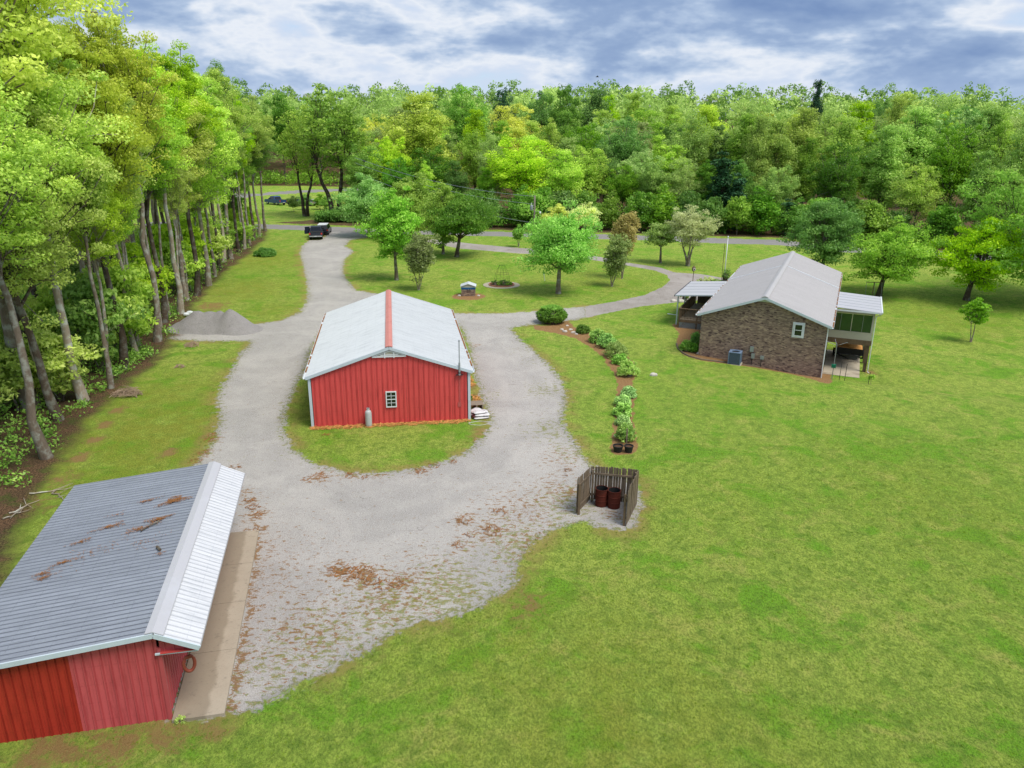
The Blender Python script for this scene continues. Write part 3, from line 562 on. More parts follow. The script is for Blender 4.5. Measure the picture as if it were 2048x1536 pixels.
def tree_mesh(name, seed, H, bole, R, leaf_mat, bark, style='round', ncl=90, nlf=60, leaf=.35, clr=1.0, tr=.3, nlimb=7, flat=.6, lean=(0, 0), stems=1, shell=.45, wob=.25, droop=0.0, base_w=None, bare=0.0):
    rg = np.random.default_rng(seed); top = H; zc0 = bole
    # clump centres inside the crown envelope
    u = rg.normal(size=(ncl*3, 3)); u /= np.linalg.norm(u, axis=1)[:, None]; rr_ = (shell+(1-shell)*rg.random(ncl*3))
    ph = rg.random(6)*6.28; th = np.arctan2(u[:, 1], u[:, 0])
    lob = 1+.17*np.sin(3*th+ph[0]+2*u[:, 2])+.12*np.sin(5*th+ph[1]-3*u[:, 2])+.10*np.sin(7*u[:, 2]+ph[2])
    p = u*(rr_*lob)[:, None]
    if style == 'vase':
        h = (p[:, 2]+1)/2; w = .35+.75*np.clip(h, 0, 1)**.7; p[:, 0] *= w; p[:, 1] *= w
    elif style == 'oval':
        h = np.clip((p[:, 2]+1)/2, 0, 1); w = .8+.45*np.sin(h*math.pi)-.25*h; p[:, 0] *= w; p[:, 1] *= w
    elif style == 'cone':
        h = np.clip((p[:, 2]+1)/2, 0, 1); w = 1.15*(1-h)+.12; p[:, 0] *= w; p[:, 1] *= w
    elif style == 'poplar':
        h = np.clip((p[:, 2]+1)/2, 0, 1); w = (1.05-.75*h**1.4); p[:, 0] *= w; p[:, 1] *= w
    elif style == 'flat':
        p[:, 2] = np.sign(p[:, 2])*np.abs(p[:, 2])**.8
    keep = p[:, 2] > (-1.02 if style != 'flat' else -.55); p = p[keep][:ncl]; ncl = len(p)
    cz = (zc0+top)/2; hz_ = (top-zc0)/2-clr*.5
    cen = np.stack([p[:, 0]*(R-clr*.6), p[:, 1]*(R-clr*.6), cz+p[:, 2]*hz_-droop*(p[:, 0]**2+p[:, 1]**2)*hz_], 1)
    lx, ly = lean; f = np.clip(cen[:, 2:3]/H, 0, 1)**1.3; cen[:, :2] += f*np.array([[lx, ly]])
    ke = 9; ex = rg.normal(size=(ke, 3))*np.array([R*.2, R*.2, clr*.8]) + np.array([lx, ly, top-clr*1.5]); cen = np.concatenate([cen, ex]); ncl += ke
    rad = clr*(.65+.7*rg.random(ncl))*(1-.25*np.clip((cen[:, 2]-cz)/hz_, 0, 1))
    # trunk(s)
    paths = []; K_ = 9; limbs = []
    for s in range(stems):
        zt = (bole+.72*(top-bole)) if stems == 1 else bole+.35*(top-bole)
        z = np.linspace(0, zt, K_); w = np.cumsum(rg.normal(size=(K_, 2)), 0)*wob*H/60; w[0] = 0
        a0 = s*6.283/stems+rg.random(); sp_ = np.array([math.cos(a0), math.sin(a0)])*(0 if stems == 1 else 1)
        xy = w + np.array([[lx, ly]])*((z/H)[:, None]**1.3) + sp_*((z/zt)[:, None]**1.1*R*.35+(tr*.6 if stems > 1 else 0))
        P = np.concatenate([xy, z[:, None]], 1); P[0, 2] = -.35
        r = tr*(1-.8*(z/zt)**1.1); r[0] = tr*1.45; r[1] *= 1.02
        paths.append((P, r)); limbs.append((P, r))
    npth = []
    # limbs grow to group centres, twigs on to the clumps
    ks = cen[rg.choice(ncl, min(nlimb, ncl), replace=False)].copy()
    for _ in range(5):
        lab = np.argmin(((cen[:, None]-ks[None])**2).sum(-1), 1)
        for j in range(len(ks)):
            if (lab == j).any(): ks[j] = cen[lab == j].mean(0)
    for j in range(len(ks)):
        mem = cen[lab == j]
        if not len(mem): continue
        P, r = limbs[int(rg.integers(len(limbs)))]
        if stems > 1:
            P, r = min(limbs, key=lambda q: np.hypot(*(q[0][-1][:2]-ks[j][:2])))
        zs = np.clip(bole*.85+(ks[j][2]-bole)*.45, bole*.6, P[-1, 2]*.97)
        k = np.interp(zs, P[:, 2], np.arange(len(P))); a = np.array([np.interp(k, np.arange(len(P)), P[:, i]) for i in range(3)]); ra = np.interp(k, np.arange(len(P)), r)*.62
        tip = a+(ks[j]-a)*.86; mid = (a+tip)/2; mid[:2] = a[:2]+(tip[:2]-a[:2])*.6; mid[2] -= .06*np.linalg.norm(tip-a)
        B = bez(a, mid, tip, 7)+rg.normal(size=(7, 3))*np.linspace(0, 1, 7)[:, None]*.035*np.linalg.norm(tip-a)
        rb = np.linspace(ra, max(ra*.22, .02), 7); paths.append((B, rb))
        for c in mem:
            i = int(rg.integers(2, 7)); s0 = B[i]; m_ = (s0+c)/2+rg.normal(size=3)*.08*np.linalg.norm(c-s0)
            npth.append((bez(s0, m_, c, 4), np.linspace(rb[i]*.5, .012+.0008*H, 4)))
    V, F = tube_np(paths, 7); V2, F2 = tube_np(npth, 3)
    tm = np_mesh(name+'_wood', np.concatenate([V, V2]), np.concatenate([F, F2+len(V)]), bark, smooth=True)
    if bare > 0: k_ = rg.random(ncl) > bare; cen = cen[k_]; rad = rad[k_]
    v, q, ti = leaf_quads(cen, rad, nlf, leaf, rg, flat)
    return tm, np_mesh(name+'_leaf', v, q, leaf_mat, {'tint': ti})

def make_tree(P, meshes, name, label, cat='tree', group=None, scale=(1, 1, 1), rz=0.0, tilt=(0, 0)):
    o = thing(name, label, cat, P, rz, group); o.scale = scale; o.rotation_euler = (tilt[0], tilt[1], rz)
    put_mesh('trunk', meshes[0], o); put_mesh('crown', meshes[1], o); return o

def bush_mesh(name, seed, rx, ry, rz_, leaf_mat, n=900, leaf=.09, clump=.16, clipped=False, core=True):
    """dense shrub: leaf sprays over a lumpy dome"""
    rg = np.random.default_rng(seed); k = max(12, n//22)
    u = rg.normal(size=(k, 3)); u /= np.linalg.norm(u, axis=1)[:, None]; u[:, 2] = np.abs(u[:, 2]) if not clipped else u[:, 2]
    s = (.80+.2*rg.random(k)) if clipped else (.55+.4*rg.random(k))
    cen = u*s[:, None]*np.array([rx, ry, rz_]); cen[:, 2] += rz_*(1.0 if clipped else .12); rad = np.full(k, clump)*(.7+.6*rg.random(k))
    v, q, ti = leaf_quads(cen, rad, 22, leaf, rg, .9, .2)
    return np_mesh(name, v, q, leaf_mat, {'tint': ti})
# ------------------------------------------------------------------ metal panels
def rib_profile(w, n, rh, rw, base=0.0, thick=.02):
    """outline of a ribbed sheet, x from 0 to w; ribs rise by rh"""
    p = [(0, base)]
    for i in range(n):
        c = (i+.5)*w/n; p += [(c-rw, base), (c-rw*.45, base+rh), (c+rw*.45, base+rh), (c+rw, base)]
    p.append((w, base)); return p + [(w, base-thick), (0, base-thick)]
def slope_matrix(side, b, ridge, ang):
    """sheet lying on a roof slope: x along the ridge, y down the slope, z out"""
    ca, sa = math.cos(ang), math.sin(ang)
    X, Y, Z, O = (Vector((0, -1, 0)), Vector((ca, 0, -sa)), Vector((sa, 0, ca)), Vector((ridge[0], b, ridge[1]))) if side > 0 else \
                 (Vector((0, 1, 0)), Vector((-ca, 0, -sa)), Vector((-sa, 0, ca)), Vector((ridge[0], b, ridge[1])))
    return Matrix(((X.x, Y.x, Z.x, O.x), (X.y, Y.y, Z.y, O.y), (X.z, Y.z, Z.z, O.z), (0, 0, 0, 1)))
def lay_roof(parent, name, mat, side, y0, y1, n, L, ridge, ang, ribs, rh, rw, lift=0.0):
    w = (y1-y0)/n; m = MB().extrude(rib_profile(w-.003, ribs, rh, rw), 0, L).mesh(name); m.materials.append(mat)
    for i in range(n):
        b = (y0+(i+1)*w) if side > 0 else (y0+i*w)
        M = slope_matrix(side, b, ridge, ang); M.translation += M.to_3x3() @ Vector((0, 0, lift + .0015*((i*7) % 3)))
        put_mesh(name, m, parent, M)
def wall_sheet(x0, w, n, z0, ztop, rh, rw, y=0.0):
    """ribbed wall sheet facing -y whose top follows ztop(x)"""
    prof = rib_profile(w, n, rh, rw); k = len(prof); mb = MB()
    mb.v += [(x0+px, y-pz, z0) for px, pz in prof] + [(x0+px, y-pz, ztop(x0+px)) for px, pz in prof]
    for i in range(k): a, b = i, (i+1) % k; mb.f.append((a, b, b+k, a+k))
    mb.f.append(tuple(range(k-1, -1, -1))); mb.f.append(tuple(range(k, 2*k))); return mb
def window(parent, cx, cz, w, h, y, sash_rows, cols, frame_mat, glass, rz=None, fw=.06):
    """frame with jambs, meeting rail and muntins; panes are parts of the frame (the thing's part)"""
    f = MB(); f.box(cx-w/2, cx-w/2+fw, y-.05, y+.02, cz-h/2, cz+h/2).box(cx+w/2-fw, cx+w/2, y-.05, y+.02, cz-h/2, cz+h/2)
    f.box(cx-w/2+fw, cx+w/2-fw, y-.05, y+.02, cz-h/2, cz-h/2+fw).box(cx-w/2+fw, cx+w/2-fw, y-.05, y+.02, cz+h/2-fw, cz+h/2)
    iw, ih = w-2*fw, h-2*fw
    for r in range(1, sash_rows):
        t = .022 if (sash_rows > 2 and r != sash_rows//2) else .045
        z = cz-h/2+fw+ih*r/sash_rows; f.box(cx-iw/2, cx+iw/2, y-.04, y+.01, z-t/2, z+t/2)
    for c in range(1, cols):
        x = cx-w/2+fw+iw*c/cols; f.box(x-.011, x+.011, y-.0385, y+.011, cz-h/2+fw, cz+h/2-fw)
    fo = f.build('window', frame_mat, parent)
    for r in range(sash_rows):
        for c in range(cols):
            x0 = cx-w/2+fw+iw*c/cols; z0 = cz-h/2+fw+ih*r/sash_rows
            MB().box(x0+.004, x0+iw/cols-.004, y-.018, y-.008, z0+.004, z0+ih/sash_rows-.004).build('pane', glass, fo)
    return fo

# ------------------------------------------------------------------ red barn
barn = thing('red_barn', 'red metal barn with white roof and faded red ridge cap', 'barn', (BX, BY, 0), -BT)
bw, bl, be, br_ = 9.214, 15.87, 3.13, 4.70; bh_ = bw/2; bs = (br_-be)/bh_; bang = math.atan(bs)
ztop = lambda x: be-.03+bs*(bh_-abs(x))
for i in range(10):
    w = (bw-.3)/10; x0 = -bh_+.15+i*w
    if x0 < 0 < x0+w-1e-6:
        pass
    wall_sheet(x0, w-.005, 3, .02, ztop, .034, .022, .0).build('wall_panel', M_REDW, barn)
sm_ = wall_sheet(0, (bl-.3)/17-.004, 3, .02, lambda x: be-.06, .024, .026).mesh('wall_panel'); sm_.materials.append(M_RED)
for side in (-1, 1):
    for i in range(17):
        w = (bl-.3)/17
        if side > 0: M = Matrix.Translation((bh_, .15+i*w, 0)) @ Matrix.Rotation(math.pi/2, 4, 'Z')
        else: M = Matrix.Translation((-bh_, .15+(i+1)*w, 0)) @ Matrix.Rotation(-math.pi/2, 4, 'Z')
        put_mesh('wall_panel', sm_, barn, M)
for i in range(10):
    w = (bw-.3)/10; m = wall_sheet(bh_-.15-(i+1)*w, w-.004, 3, .02, ztop, .024, .026).build('wall_panel', M_RED, barn, mw=Matrix.Translation((0, bl, 0)) @ Matrix.Rotation(math.pi, 4, 'Z'))
for x in (-bh_, bh_):
    for y in (0, bl):
        sx1 = 1 if x > 0 else -1
        MB().box(x-.15*(sx1 > 0)-.0, x+.15*(sx1 < 0)+.0, y-.045 if y == 0 else y-.15, y+.15 if y == 0 else y+.045, .0, be-.02).build('corner_trim', M_BLUEW, barn, loc=(sx1*.035, 0, 0))
Lr = math.hypot(bh_+.16, bs*(bh_+.16))
for side in (-1, 1):
    lay_roof(barn, 'roof_panel', M_ROOFW2, side, -.1, bl+.1, 18, Lr, (0, br_+.03), bang, 4, .026, .022)
    e = MB(); x1 = side*(bh_+.16); z1 = br_+.03-bs*(bh_+.16)
    e.beam((0, -.12, br_-.07), (x1, -.12, z1-.10), .05, .17); e.build('rake_trim', M_BLUEW, barn)
    e = MB(); e.beam((0, bl+.12, br_-.07), (x1, bl+.12, z1-.10), .05, .17); e.build('rake_trim', M_BLUEW, barn)
    g = MB(); gx0 = x1+side*.01; pr = [(0, 0), (side*.115, .0), (side*.13, .115), (side*.115, .12), (side*.10, .02), (side*.012, .02), (0, .12)]
    g.extrude([(gx0+a, z1-.13+b) for a, b in pr], -.1, bl+.1); go = g.build('gutter', M_WHITE, barn)
    lm = MB(); r_ = random.Random(5)
    y = -.05
    while y < bl:
        ln = r_.uniform(.05, .5)
        if r_.random() < .72: lm.box(gx0+side*.02, gx0+side*.098, y, y+ln, z1-.105, z1-.03+r_.uniform(-.02, .03))
        y += ln+r_.uniform(.02, .2)
    o = lm.build('gutter_leaves', M_DEADN, barn); o['kind'] = 'stuff'
rc = MB(); rc.extrude([(-.21, br_-.028+.03), (-.20, br_-.005+.035), (-.07, br_+.065), (0, br_+.085), (.07, br_+.065), (.20, br_-.005+.035), (.21, br_-.028+.03), (0, br_+.035)], -.13, bl+.13); rc.build('ridge_cap', M_RIDGE, barn)
window(barn, 0.0, 1.52, .62, .98, -.03, 4, 2, M_WHITE, M_GLASS)
# small white truss ornament under the peak
tr_ = MB(); zt = lambda x: br_-.18-bs*abs(x)
tr_.beam((-.98, -.07, 4.13), (.95, -.07, 4.13), .05, .07); tr_.beam((-.95, -.065, 4.16), (0, -.065, 4.46), .04, .06); tr_.beam((.95, -.065, 4.16), (0, -.065, 4.46), .04, .06)
tr_.beam((-.26, -.09, 4.05), (-.26, -.09, 4.38), .06, .04, up=(0, 1, 0)); tr_.beam((.26, -.09, 4.05), (.26, -.09, 4.38), .06, .04, up=(0, 1, 0)); tr_.beam((-.5, -.08, 4.22), (.5, -.08, 4.22), .03, .05)
tr_.build('gable_ornament', M_WHITE, barn)
MB().poly([(-.88, -.045, 4.16), (.88, -.045, 4.16), (0, -.045, 4.43)]).poly([(0, -.03, 4.43), (.88, -.03, 4.16), (-.88, -.03, 4.16)]).build('gable_vent', M_CREAM, barn)
fl = MB().tube([(4.0, -.13, 2.86), (4.0, -.13, 3.02)], .075, 12).tube([(4.0, -.13, 3.0), (4.0, -.13, 3.62)], .06, 12).tube([(4.0, -.13, 3.6), (4.0, -.13, 4.93)], .03, 8).tube([(4.0, -.13, 4.9), (4.0, -.13, 4.97)], .05, 8)
fl.build('flue_pipe', M_STEEL, barn); MB().box(3.78, 4.2, -.2, -.03, 2.86, 2.875).tube([(4.0, -.13, 2.98), (4.0, -.13, 3.03)], .085, 12).build('pipe_bracket', M_DARK, barn)
MB().box(3.965, 4.045, -.030, -.026, .95, 2.85).box(3.90, 4.08, -.0305, -.0265, .86, 1.15).build('faded_streak', M_STREAK, barn)

# ------------------------------------------------------------------ grey roofed shed
shed = thing('long_shed', 'long low red shed with weathered grey metal roof and bright white eave strip', 'shed', (SX, SY, 0), -ST)
sl, swl = 11.45, 5.40; zr, zl_, ze = 3.111, 2.60, 2.53
sleft = (zr-zl_)/(swl); sright = (zr-ze)/1.13; szt = lambda x: (zr-.05+(x+.04)*sleft if x < -.04 else zr-.05-(x+.04)*sright)
for i in range(10):
    w = .46; x0 = -.05-(i+1)*w
    wall_sheet(x0, w-.003, 2, .0, szt, .03, .028).build('wall_panel', M_REDF2 if x0 > -2.4 else M_REDO2, shed)
for i in range(2): wall_sheet(.02+i*.5, .497, 2, 2.36, szt, .03, .028).build('gable_panel', M_REDF, shed)
wall_sheet(-5.15, .49, 2, 0, szt, .03, .028).build('wall_panel', M_REDO2, shed)
ws = wall_sheet(0, sl/25-.003, 2, .1, lambda x: 2.50, .026, .026).mesh('side_panel'); ws.materials.append(M_REDF)
for i in range(25): put_mesh('side_panel', ws, shed, Matrix.Translation((.0, i*sl/25, 0)) @ Matrix.Rotation(math.pi/2, 4, 'Z'))
wl = wall_sheet(0, sl/25-.003, 2, 0, lambda x: 2.52, .026, .026).mesh('side_panel'); wl.materials.append(M_REDF)
for i in range(25): put_mesh('side_panel', wl, shed, Matrix.Translation((-5.15, (i+1)*sl/25, 0)) @ Matrix.Rotation(-math.pi/2, 4, 'Z'))
MB().box(-5.15, 0, sl-.04, sl, 0, 2.5).build('rear_wall', M_REDF, shed)
MB().box(-.05, .055, -.045, .055, 0, 2.5).build('corner_trim', M_REDF, shed)
al, ar = math.atan(sleft), math.atan(sright)
lay_roof(shed, 'roof_panel', M_GALV2, -1, -.18, sl+.05, 13, (swl)/math.cos(al)+.05, (-.04, zr), al, 4, .02, .02)
lay_roof(shed, 'eave_panel', M_ROOFN2, 1, -.18, sl+.05, 13, 1.16/math.cos(ar), (-.04, zr), ar, 4, .02, .02)
MB().extrude([(-.26, zr-.015+.02), (-.25, zr+.025), (-.04, zr+.055), (.22, zr+.055-.26*sright), (.23, zr+.03-.27*sright), (-.04, zr+.02)], -.2, sl+.07).build('ridge_cap', M_ROOFN, shed)
MB().beam((-.04, -.2, zr-.07), (-swl-.05, -.2, zr-.07-sleft*swl), .05, .15).build('rake_trim', M_BLUEW, shed)
MB().beam((-.04, -.2, zr-.07), (1.12, -.2, ze-.07), .05, .15).build('rake_trim', M_BLUEW, shed)
MB().beam((1.12, -.18, ze-.06), (1.12, sl+.05, ze-.06), .03, .08).build('eave_fascia', M_ROOFN, shed)
MB().beam((-.10, -.09, 2.345), (1.04, -.09, 2.325), .05, .05).build('soffit_rail', M_BLUEW, shed)
sof = MB().box(.04, 1.08, -.14, sl, 2.36, 2.38).build('soffit', M_RED, shed)

slab = MB().box(.07, 1.53, -.22, 2.75, -.15, .10).build('concrete_apron', M_CONCR); bpy.data.objects.remove(slab)
apron = thing('concrete_apron', 'long blotchy concrete walk along the right side of the grey-roofed shed', 'slab', (SX, SY, 0), -ST)
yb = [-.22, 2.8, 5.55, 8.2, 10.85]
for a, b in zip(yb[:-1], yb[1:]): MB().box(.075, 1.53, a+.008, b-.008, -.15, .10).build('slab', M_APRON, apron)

# ring hung under the shed eave: a horse-collar like hoop
ring = MB(); pts = [(.0+.15*math.sin(a), .0, .27*math.cos(a)-.27) for a in np.linspace(.25, 2*math.pi-.25, 26)]
ring.tube(pts, [.035]*4+[.05]*18+[.035]*4, 8)
ro = thing('hanging_hoop', 'rusty red oval hoop hanging under the white eave at the shed corner', 'hoop', local(SX, SY, ST, .70, .12, 2.02), -ST+.35)
ring.build('hoop', M_RINGR, ro, smooth=True); MB().tube([(0, 0, -.02), (0, 0, .42)], .01, 6).box(-.07, .07, -.02, .02, -.1, .0).build('hanger', M_RINGR, ro)

# ------------------------------------------------------------------ brick house
house = thing('brick_house', 'brown brick ranch house with beige-grey metal roof and side porch', 'house', (HX, HY, 0), -HT)
hw, hl, he, hr = 8.945, 23.6, 3.36, 4.97; hh = hw/2; hs_ = (hr-he)/hh; ha = math.atan(hs_)
hz = lambda x: he+hs_*(hh-abs(x))
w_ = MB(); w_.v = []
def gable(y0, y1):
    mb = MB(); pts = [(-hh, -2.5), (hh, -2.5), (hh, he), (1.0, hz(1.0)-.02), (-1.0, hz(1.0)-.02), (-hh, he)]
    return mb.extrude(pts, y0, y1)
gable(0, .2).build('gable_wall', M_BRICK, house); gable(hl-.2, hl).build('gable_wall', M_BRICK, house)
MB().box(-hh, -hh+.2, .2, hl-.2, -2.5, he-.02).build('side_wall', M_BRICK, house); MB().box(hh-.2, hh, .2, hl-.2, -2.5, he-.02).build('side_wall', M_BRICK, house)
for y0, y1 in ((-.015, .17), (hl-.17, hl+.015)):
    MB().extrude([(-1.02, hz(1.0)-.02), (1.02, hz(1.0)-.02), (0, hr-.03)], y0, y1).build('gable_siding', M_SOFFIT, house)
oh = .30; LH = (hh+oh)/math.cos(ha)
for side in (-1, 1):
    lay_roof(house, 'roof_panel', M_ROOFB2, side, -oh, hl+oh, 26, LH, (0, hr+.05), ha, 4, .012, .016)
    x1 = side*(hh+oh); z1 = hr+.05-hs_*(hh+oh)
    for y in (-oh-.02, hl+oh+.02): MB().beam((0, y, hr-.05), (x1, y, z1-.10), .04, .17).build('rake_board', M_BLUEW, house)
    MB().box(min(x1, x1-side*.03), max(x1, x1-side*.03), -oh, hl+oh, z1-.17, z1-.025).build('fascia', M_WHITE, house)
    MB().box(min(side*hh, x1-side*.04), max(side*hh, x1-side*.04), -oh+.02, hl+oh-.02, z1-.16, z1-.145).build('soffit', M_BLUEW, house)
    s_ = MB(); s_.beam((side*.1, 14.95, hr+.075-.1*hs_), (side*(hh+oh), 14.95, hr+.075-hs_*(hh+oh)), .12, .05); s_.build('roof_flashing', M_WHITE, house)
    g = MB(); gx0 = x1+side*.012; pr = [(0, 0), (side*.10, 0), (side*.11, .09), (side*.10, .095), (side*.09, .015), (side*.01, .015), (0, .10)]
    g.extrude([(gx0+a, z1-.14+b) for a, b in pr], -oh, hl+oh).build('gutter', M_WHITE, house)
    lm = MB(); r_ = random.Random(9); y = 0
    while y < hl:
        ln = r_.uniform(.05, .4)
        if r_.random() < (.75 if side > 0 else .4): lm.box(gx0+side*.015, gx0+side*.085, y, y+ln, z1-.12, z1-.05+r_.uniform(-.02, .03))
        y += ln+r_.uniform(.05, .3)
    o = lm.build('gutter_leaves', M_DEADN, house); o['kind'] = 'stuff'
MB().extrude([(-.24, hr+.0), (-.23, hr+.03), (-.10, hr+.09), (0, hr+.12), (.10, hr+.09), (.23, hr+.03), (.24, hr+.0), (0, hr+.06)], -oh-.03, hl+oh+.03).build('ridge_cap', M_ROOFB, house)
MB().box(2.12, 2.95, -.045, .02, 2.18, 3.32).build('window_casing', M_WHITE, house)
window(house, 2.535, 2.75, .60, .92, -.06, 2, 1, M_WHITE, M_GLASS)
MB().box(2.1, 2.97, -.05, .0, 2.09, 2.175).build('window_sill', M_BRICK, house)
MB().tube([(hh+.06, -.05, he-.12), (hh+.05, -.06, he-.3), (hh+.04, -.06, -.62), (hh+.06, -.3, -.72)], .04, 8).build('downspout', M_WHITE, house)
# porch on the right side, standing on posts over the lower terrace
fz, pz = .55, 2.98; px0, px1, py0, py1 = hh+.01, 7.75, 8.0, 13.6; gz = -2.12
MB().box(px0, px1, py0, py1, fz-.12, fz).build('porch_floor', M_DECK, house); MB().box(px0, px1+.03, py0-.03, py0, fz-.42, fz-.02).build('rim_joist', M_WOODD, house); MB().box(px1, px1+.03, py0, py1, fz-.42, fz-.02).build('rim_joist', M_WOODD, house)
def screen_wall(ax, c, u0, u1, nb):
    bx_ = lambda a, b, d0, d1, z0, z1: (MB().box(a, b, c+d0, c+d1, z0, z1) if ax == 'x' else MB().box(c+d0, c+d1, a, b, z0, z1))
    bx_(u0, u1, 0, .06, fz, fz+.62).build('knee_wall', M_CREAM, house); bx_(u0, u1, 0, .06, pz-.36, pz-.04).build('header', M_CREAM, house)
    st = (u1-u0)/nb
    for i in range(nb+1):
        u = u0+i*st; wd = .16 if i in (0, nb) else .05
        a = u if i == 0 else (u-wd if i == nb else u-wd/2); bx_(a, a+wd, -.01, .07, fz+.62, pz-.36).build('porch_post', M_CREAM, house)
    for i in range(nb):
        so = bx_(u0+i*st+.03, u0+(i+1)*st-.03, .025, .035, fz+.64, pz-.38).build('screen', M_SCREEN, house)
        u = u0+(i+.5)*st; bx_(u-.012, u+.012, .012, .024, fz+.64, pz-.38).build('screen_bar', M_STEEL, so)
screen_wall('x', py0, px0, px1, 2); screen_wall('y', px1-.06, py0+.07, py1, 3)
prs = (3.16-2.98)/(8.15-4.75); w = (py1+.5-(py0-.6))/6
for i in range(6):
    y0_ = py0-.6+i*w; mb = MB(); mb.extrude([(hh+.30, 3.13), (8.15, 2.96), (8.15, 3.02), (hh+.30, 3.19)], y0_+.015, y0_+w-.015); mb.build('porch_roof_panel', M_ROOFN, house)
    if i: MB().extrude([(hh+.31, 3.185), (8.14, 3.015), (8.14, 3.032), (hh+.31, 3.202)], y0_-.014, y0_+.014).build('roof_seam', M_STEEL, house)
MB().box(8.15, 8.25, py0-.6, py1+.5, 2.94, 3.05).build('porch_gutter', M_WHITE, house); MB().box(hh+.3, 8.15, py0-.64, py0-.6, 2.90, 3.02).build('porch_fascia', M_WHITE, house)
for yy in (py0+.15, (py0+py1)/2, py1-.15): MB().box(px1-.3, px1-.05, yy-.12, yy+.12, gz-.3, fz-.12).build('support_post', M_WOODD, house)
MB().tube([(8.2, py0-.45, 2.95), (8.12, py0-.35, 2.78), (7.85, py0-.05, 2.6), (7.83, py0+.0, 2.4), (7.83, py0, gz+.1), (7.95, py0-.2, gz+.05)], .035, 8).build('downspout', M_WHITE, house)
MB().box(hh+.05, 7.25, 6.1, 13.9, gz-.1, gz+.05).build('terrace_slab', M_CONCR, house)
# deck on the left side
dz = .74; dx0, dx1, dy0, dy1 = -7.75, -hh-.01, 7.95, 15.2
nb = 24
dm = MB().box(dx0, dx1, 0, (dy1-dy0)/nb-.008, dz-.04, dz).mesh('deck_board'); dm.materials.append(M_DECK)
for i in range(nb): put_mesh('deck_board', dm, house, loc=(0, dy0+i*(dy1-dy0)/nb, 0))
MB().box(dx0-.03, dx1, dy0-.04, dy0-.01, dz-.22, dz-.0).build('rim_board', M_WOODD, house); MB().box(dx0-.04, dx0-.01, dy0, dy1, dz-.22, dz).build('rim_board', M_WOODD, house)
for x, y in ((dx0, dy0), (dx0, (dy0+dy1)/2), (dx0, dy1), (-6.2, dy0)): MB().box(x-.05, x+.05, y-.05, y+.05, -.35, dz+1.0).build('deck_post', M_WOODD, house)
MB().box(dx0-.07, dx1, dy0-.07, dy0+.07, dz+.96, dz+1.0).box(dx0-.03, dx1, dy0-.02, dy0+.02, dz+.12, dz+.17).build('hand_rail', M_WOODD, house)
MB().box(dx0-.07, dx0+.07, dy0+.07, dy1, dz+.96, dz+1.0).box(dx0-.02, dx0+.02, dy0, dy1, dz+.12, dz+.17).build('hand_rail', M_WOODD, house)
MB().box(dx0-.07, dx1, dy1-.07, dy1+.07, dz+.96, dz+1.0).build('hand_rail', M_WOODD, house)
bm_ = MB().box(-.02, .02, -.02, .02, dz+.0, dz+.96).mesh('baluster'); bm_.materials.append(M_WOODD)
for i in range(24): put_mesh('baluster', bm_, house, loc=(dx0+.1+i*(dx1-dx0-.15)/24, dy0, 0))
for i in range(50): put_mesh('baluster', bm_, house, loc=(dx0, dy0+.1+i*(dy1-dy0-.15)/50, 0))
for i in range(24): put_mesh('baluster', bm_, house, loc=(dx0+.1+i*(dx1-dx0-.15)/24, dy1, 0))
lt = MB()
def lattice(u0, u1, z0, z1, f):
    h = z1-z0; s = .11; u = u0-h
    while u < u1:
        for sg in (1, -1):
            a, b = (u, u+h) if sg > 0 else (u+h, u)
            t0, t1 = 0, 1
            lo, hi = min(a, b), max(a, b)
            if hi < u0 or lo > u1: continue
            za, zb = z0, z1
            if a < u0: za = z0+(u0-a)/(b-a)*h; a = u0
            if a > u1: za = z0+(u1-a)/(b-a)*h; a = u1
            if b < u0: zb = z0+(u0-(u if sg > 0 else u+h))/((u+h if sg > 0 else u)-(u if sg > 0 else u+h))*h; b = u0
            if b > u1: zb = z0+(u1-(u if sg > 0 else u+h))/((u+h if sg > 0 else u)-(u if sg > 0 else u+h))*h; b = u1
            if abs(a-b) < .02: continue
            lt.beam(f(a, za, sg), f(b, zb, sg), .028, .01, up=(0, 0, 1))
        u += s
lattice(dx0+.05, dx1-.05, -.35, dz-.22, lambda u, z, s_: (u, dy0-.01-.006*s_, z)); lattice(dy0+.1, dy1-.1, -.35, dz-.22, lambda u, z, s_: (dx0-.01-.006*s_, u, z))
o = lt.build('lattice', M_BLUEW, house); o['kind'] = 'stuff'
w = (15.6-8.5)/5
for i in range(5):
    y0_ = 8.5+i*w; MB().extrude([(-hh-.35, 3.0), (-8.35, 2.68), (-8.35, 2.74), (-hh-.35, 3.06)], y0_+.02, y0_+w-.02).build('deck_roof_panel', M_ROOFN, house)
    if i: MB().extrude([(-hh-.35, 3.05), (-8.34, 2.73), (-8.34, 2.755), (-hh-.35, 3.075)], y0_-.018, y0_+.018).build('roof_seam', M_STEEL, house)
MB().box(-8.42, -8.35, 8.5, 15.6, 2.62, 2.76).build('deck_gutter', M_DARK, house); MB().beam((-8.35, 8.47, 2.70), (-hh-.35, 8.47, 3.02), .04, .1).build('deck_fascia', M_BLUEW, house)
for y in (8.95, 12.1, 15.2): MB().box(-8.2, -8.1, y-.05, y+.05, -.3, 2.66).build('roof_post', M_BLUEW, house)
MB().box(-7.5, -4.9, dy1+.02, dy1+.05, dz, dz+1.55).build('privacy_board', M_DECK, house)
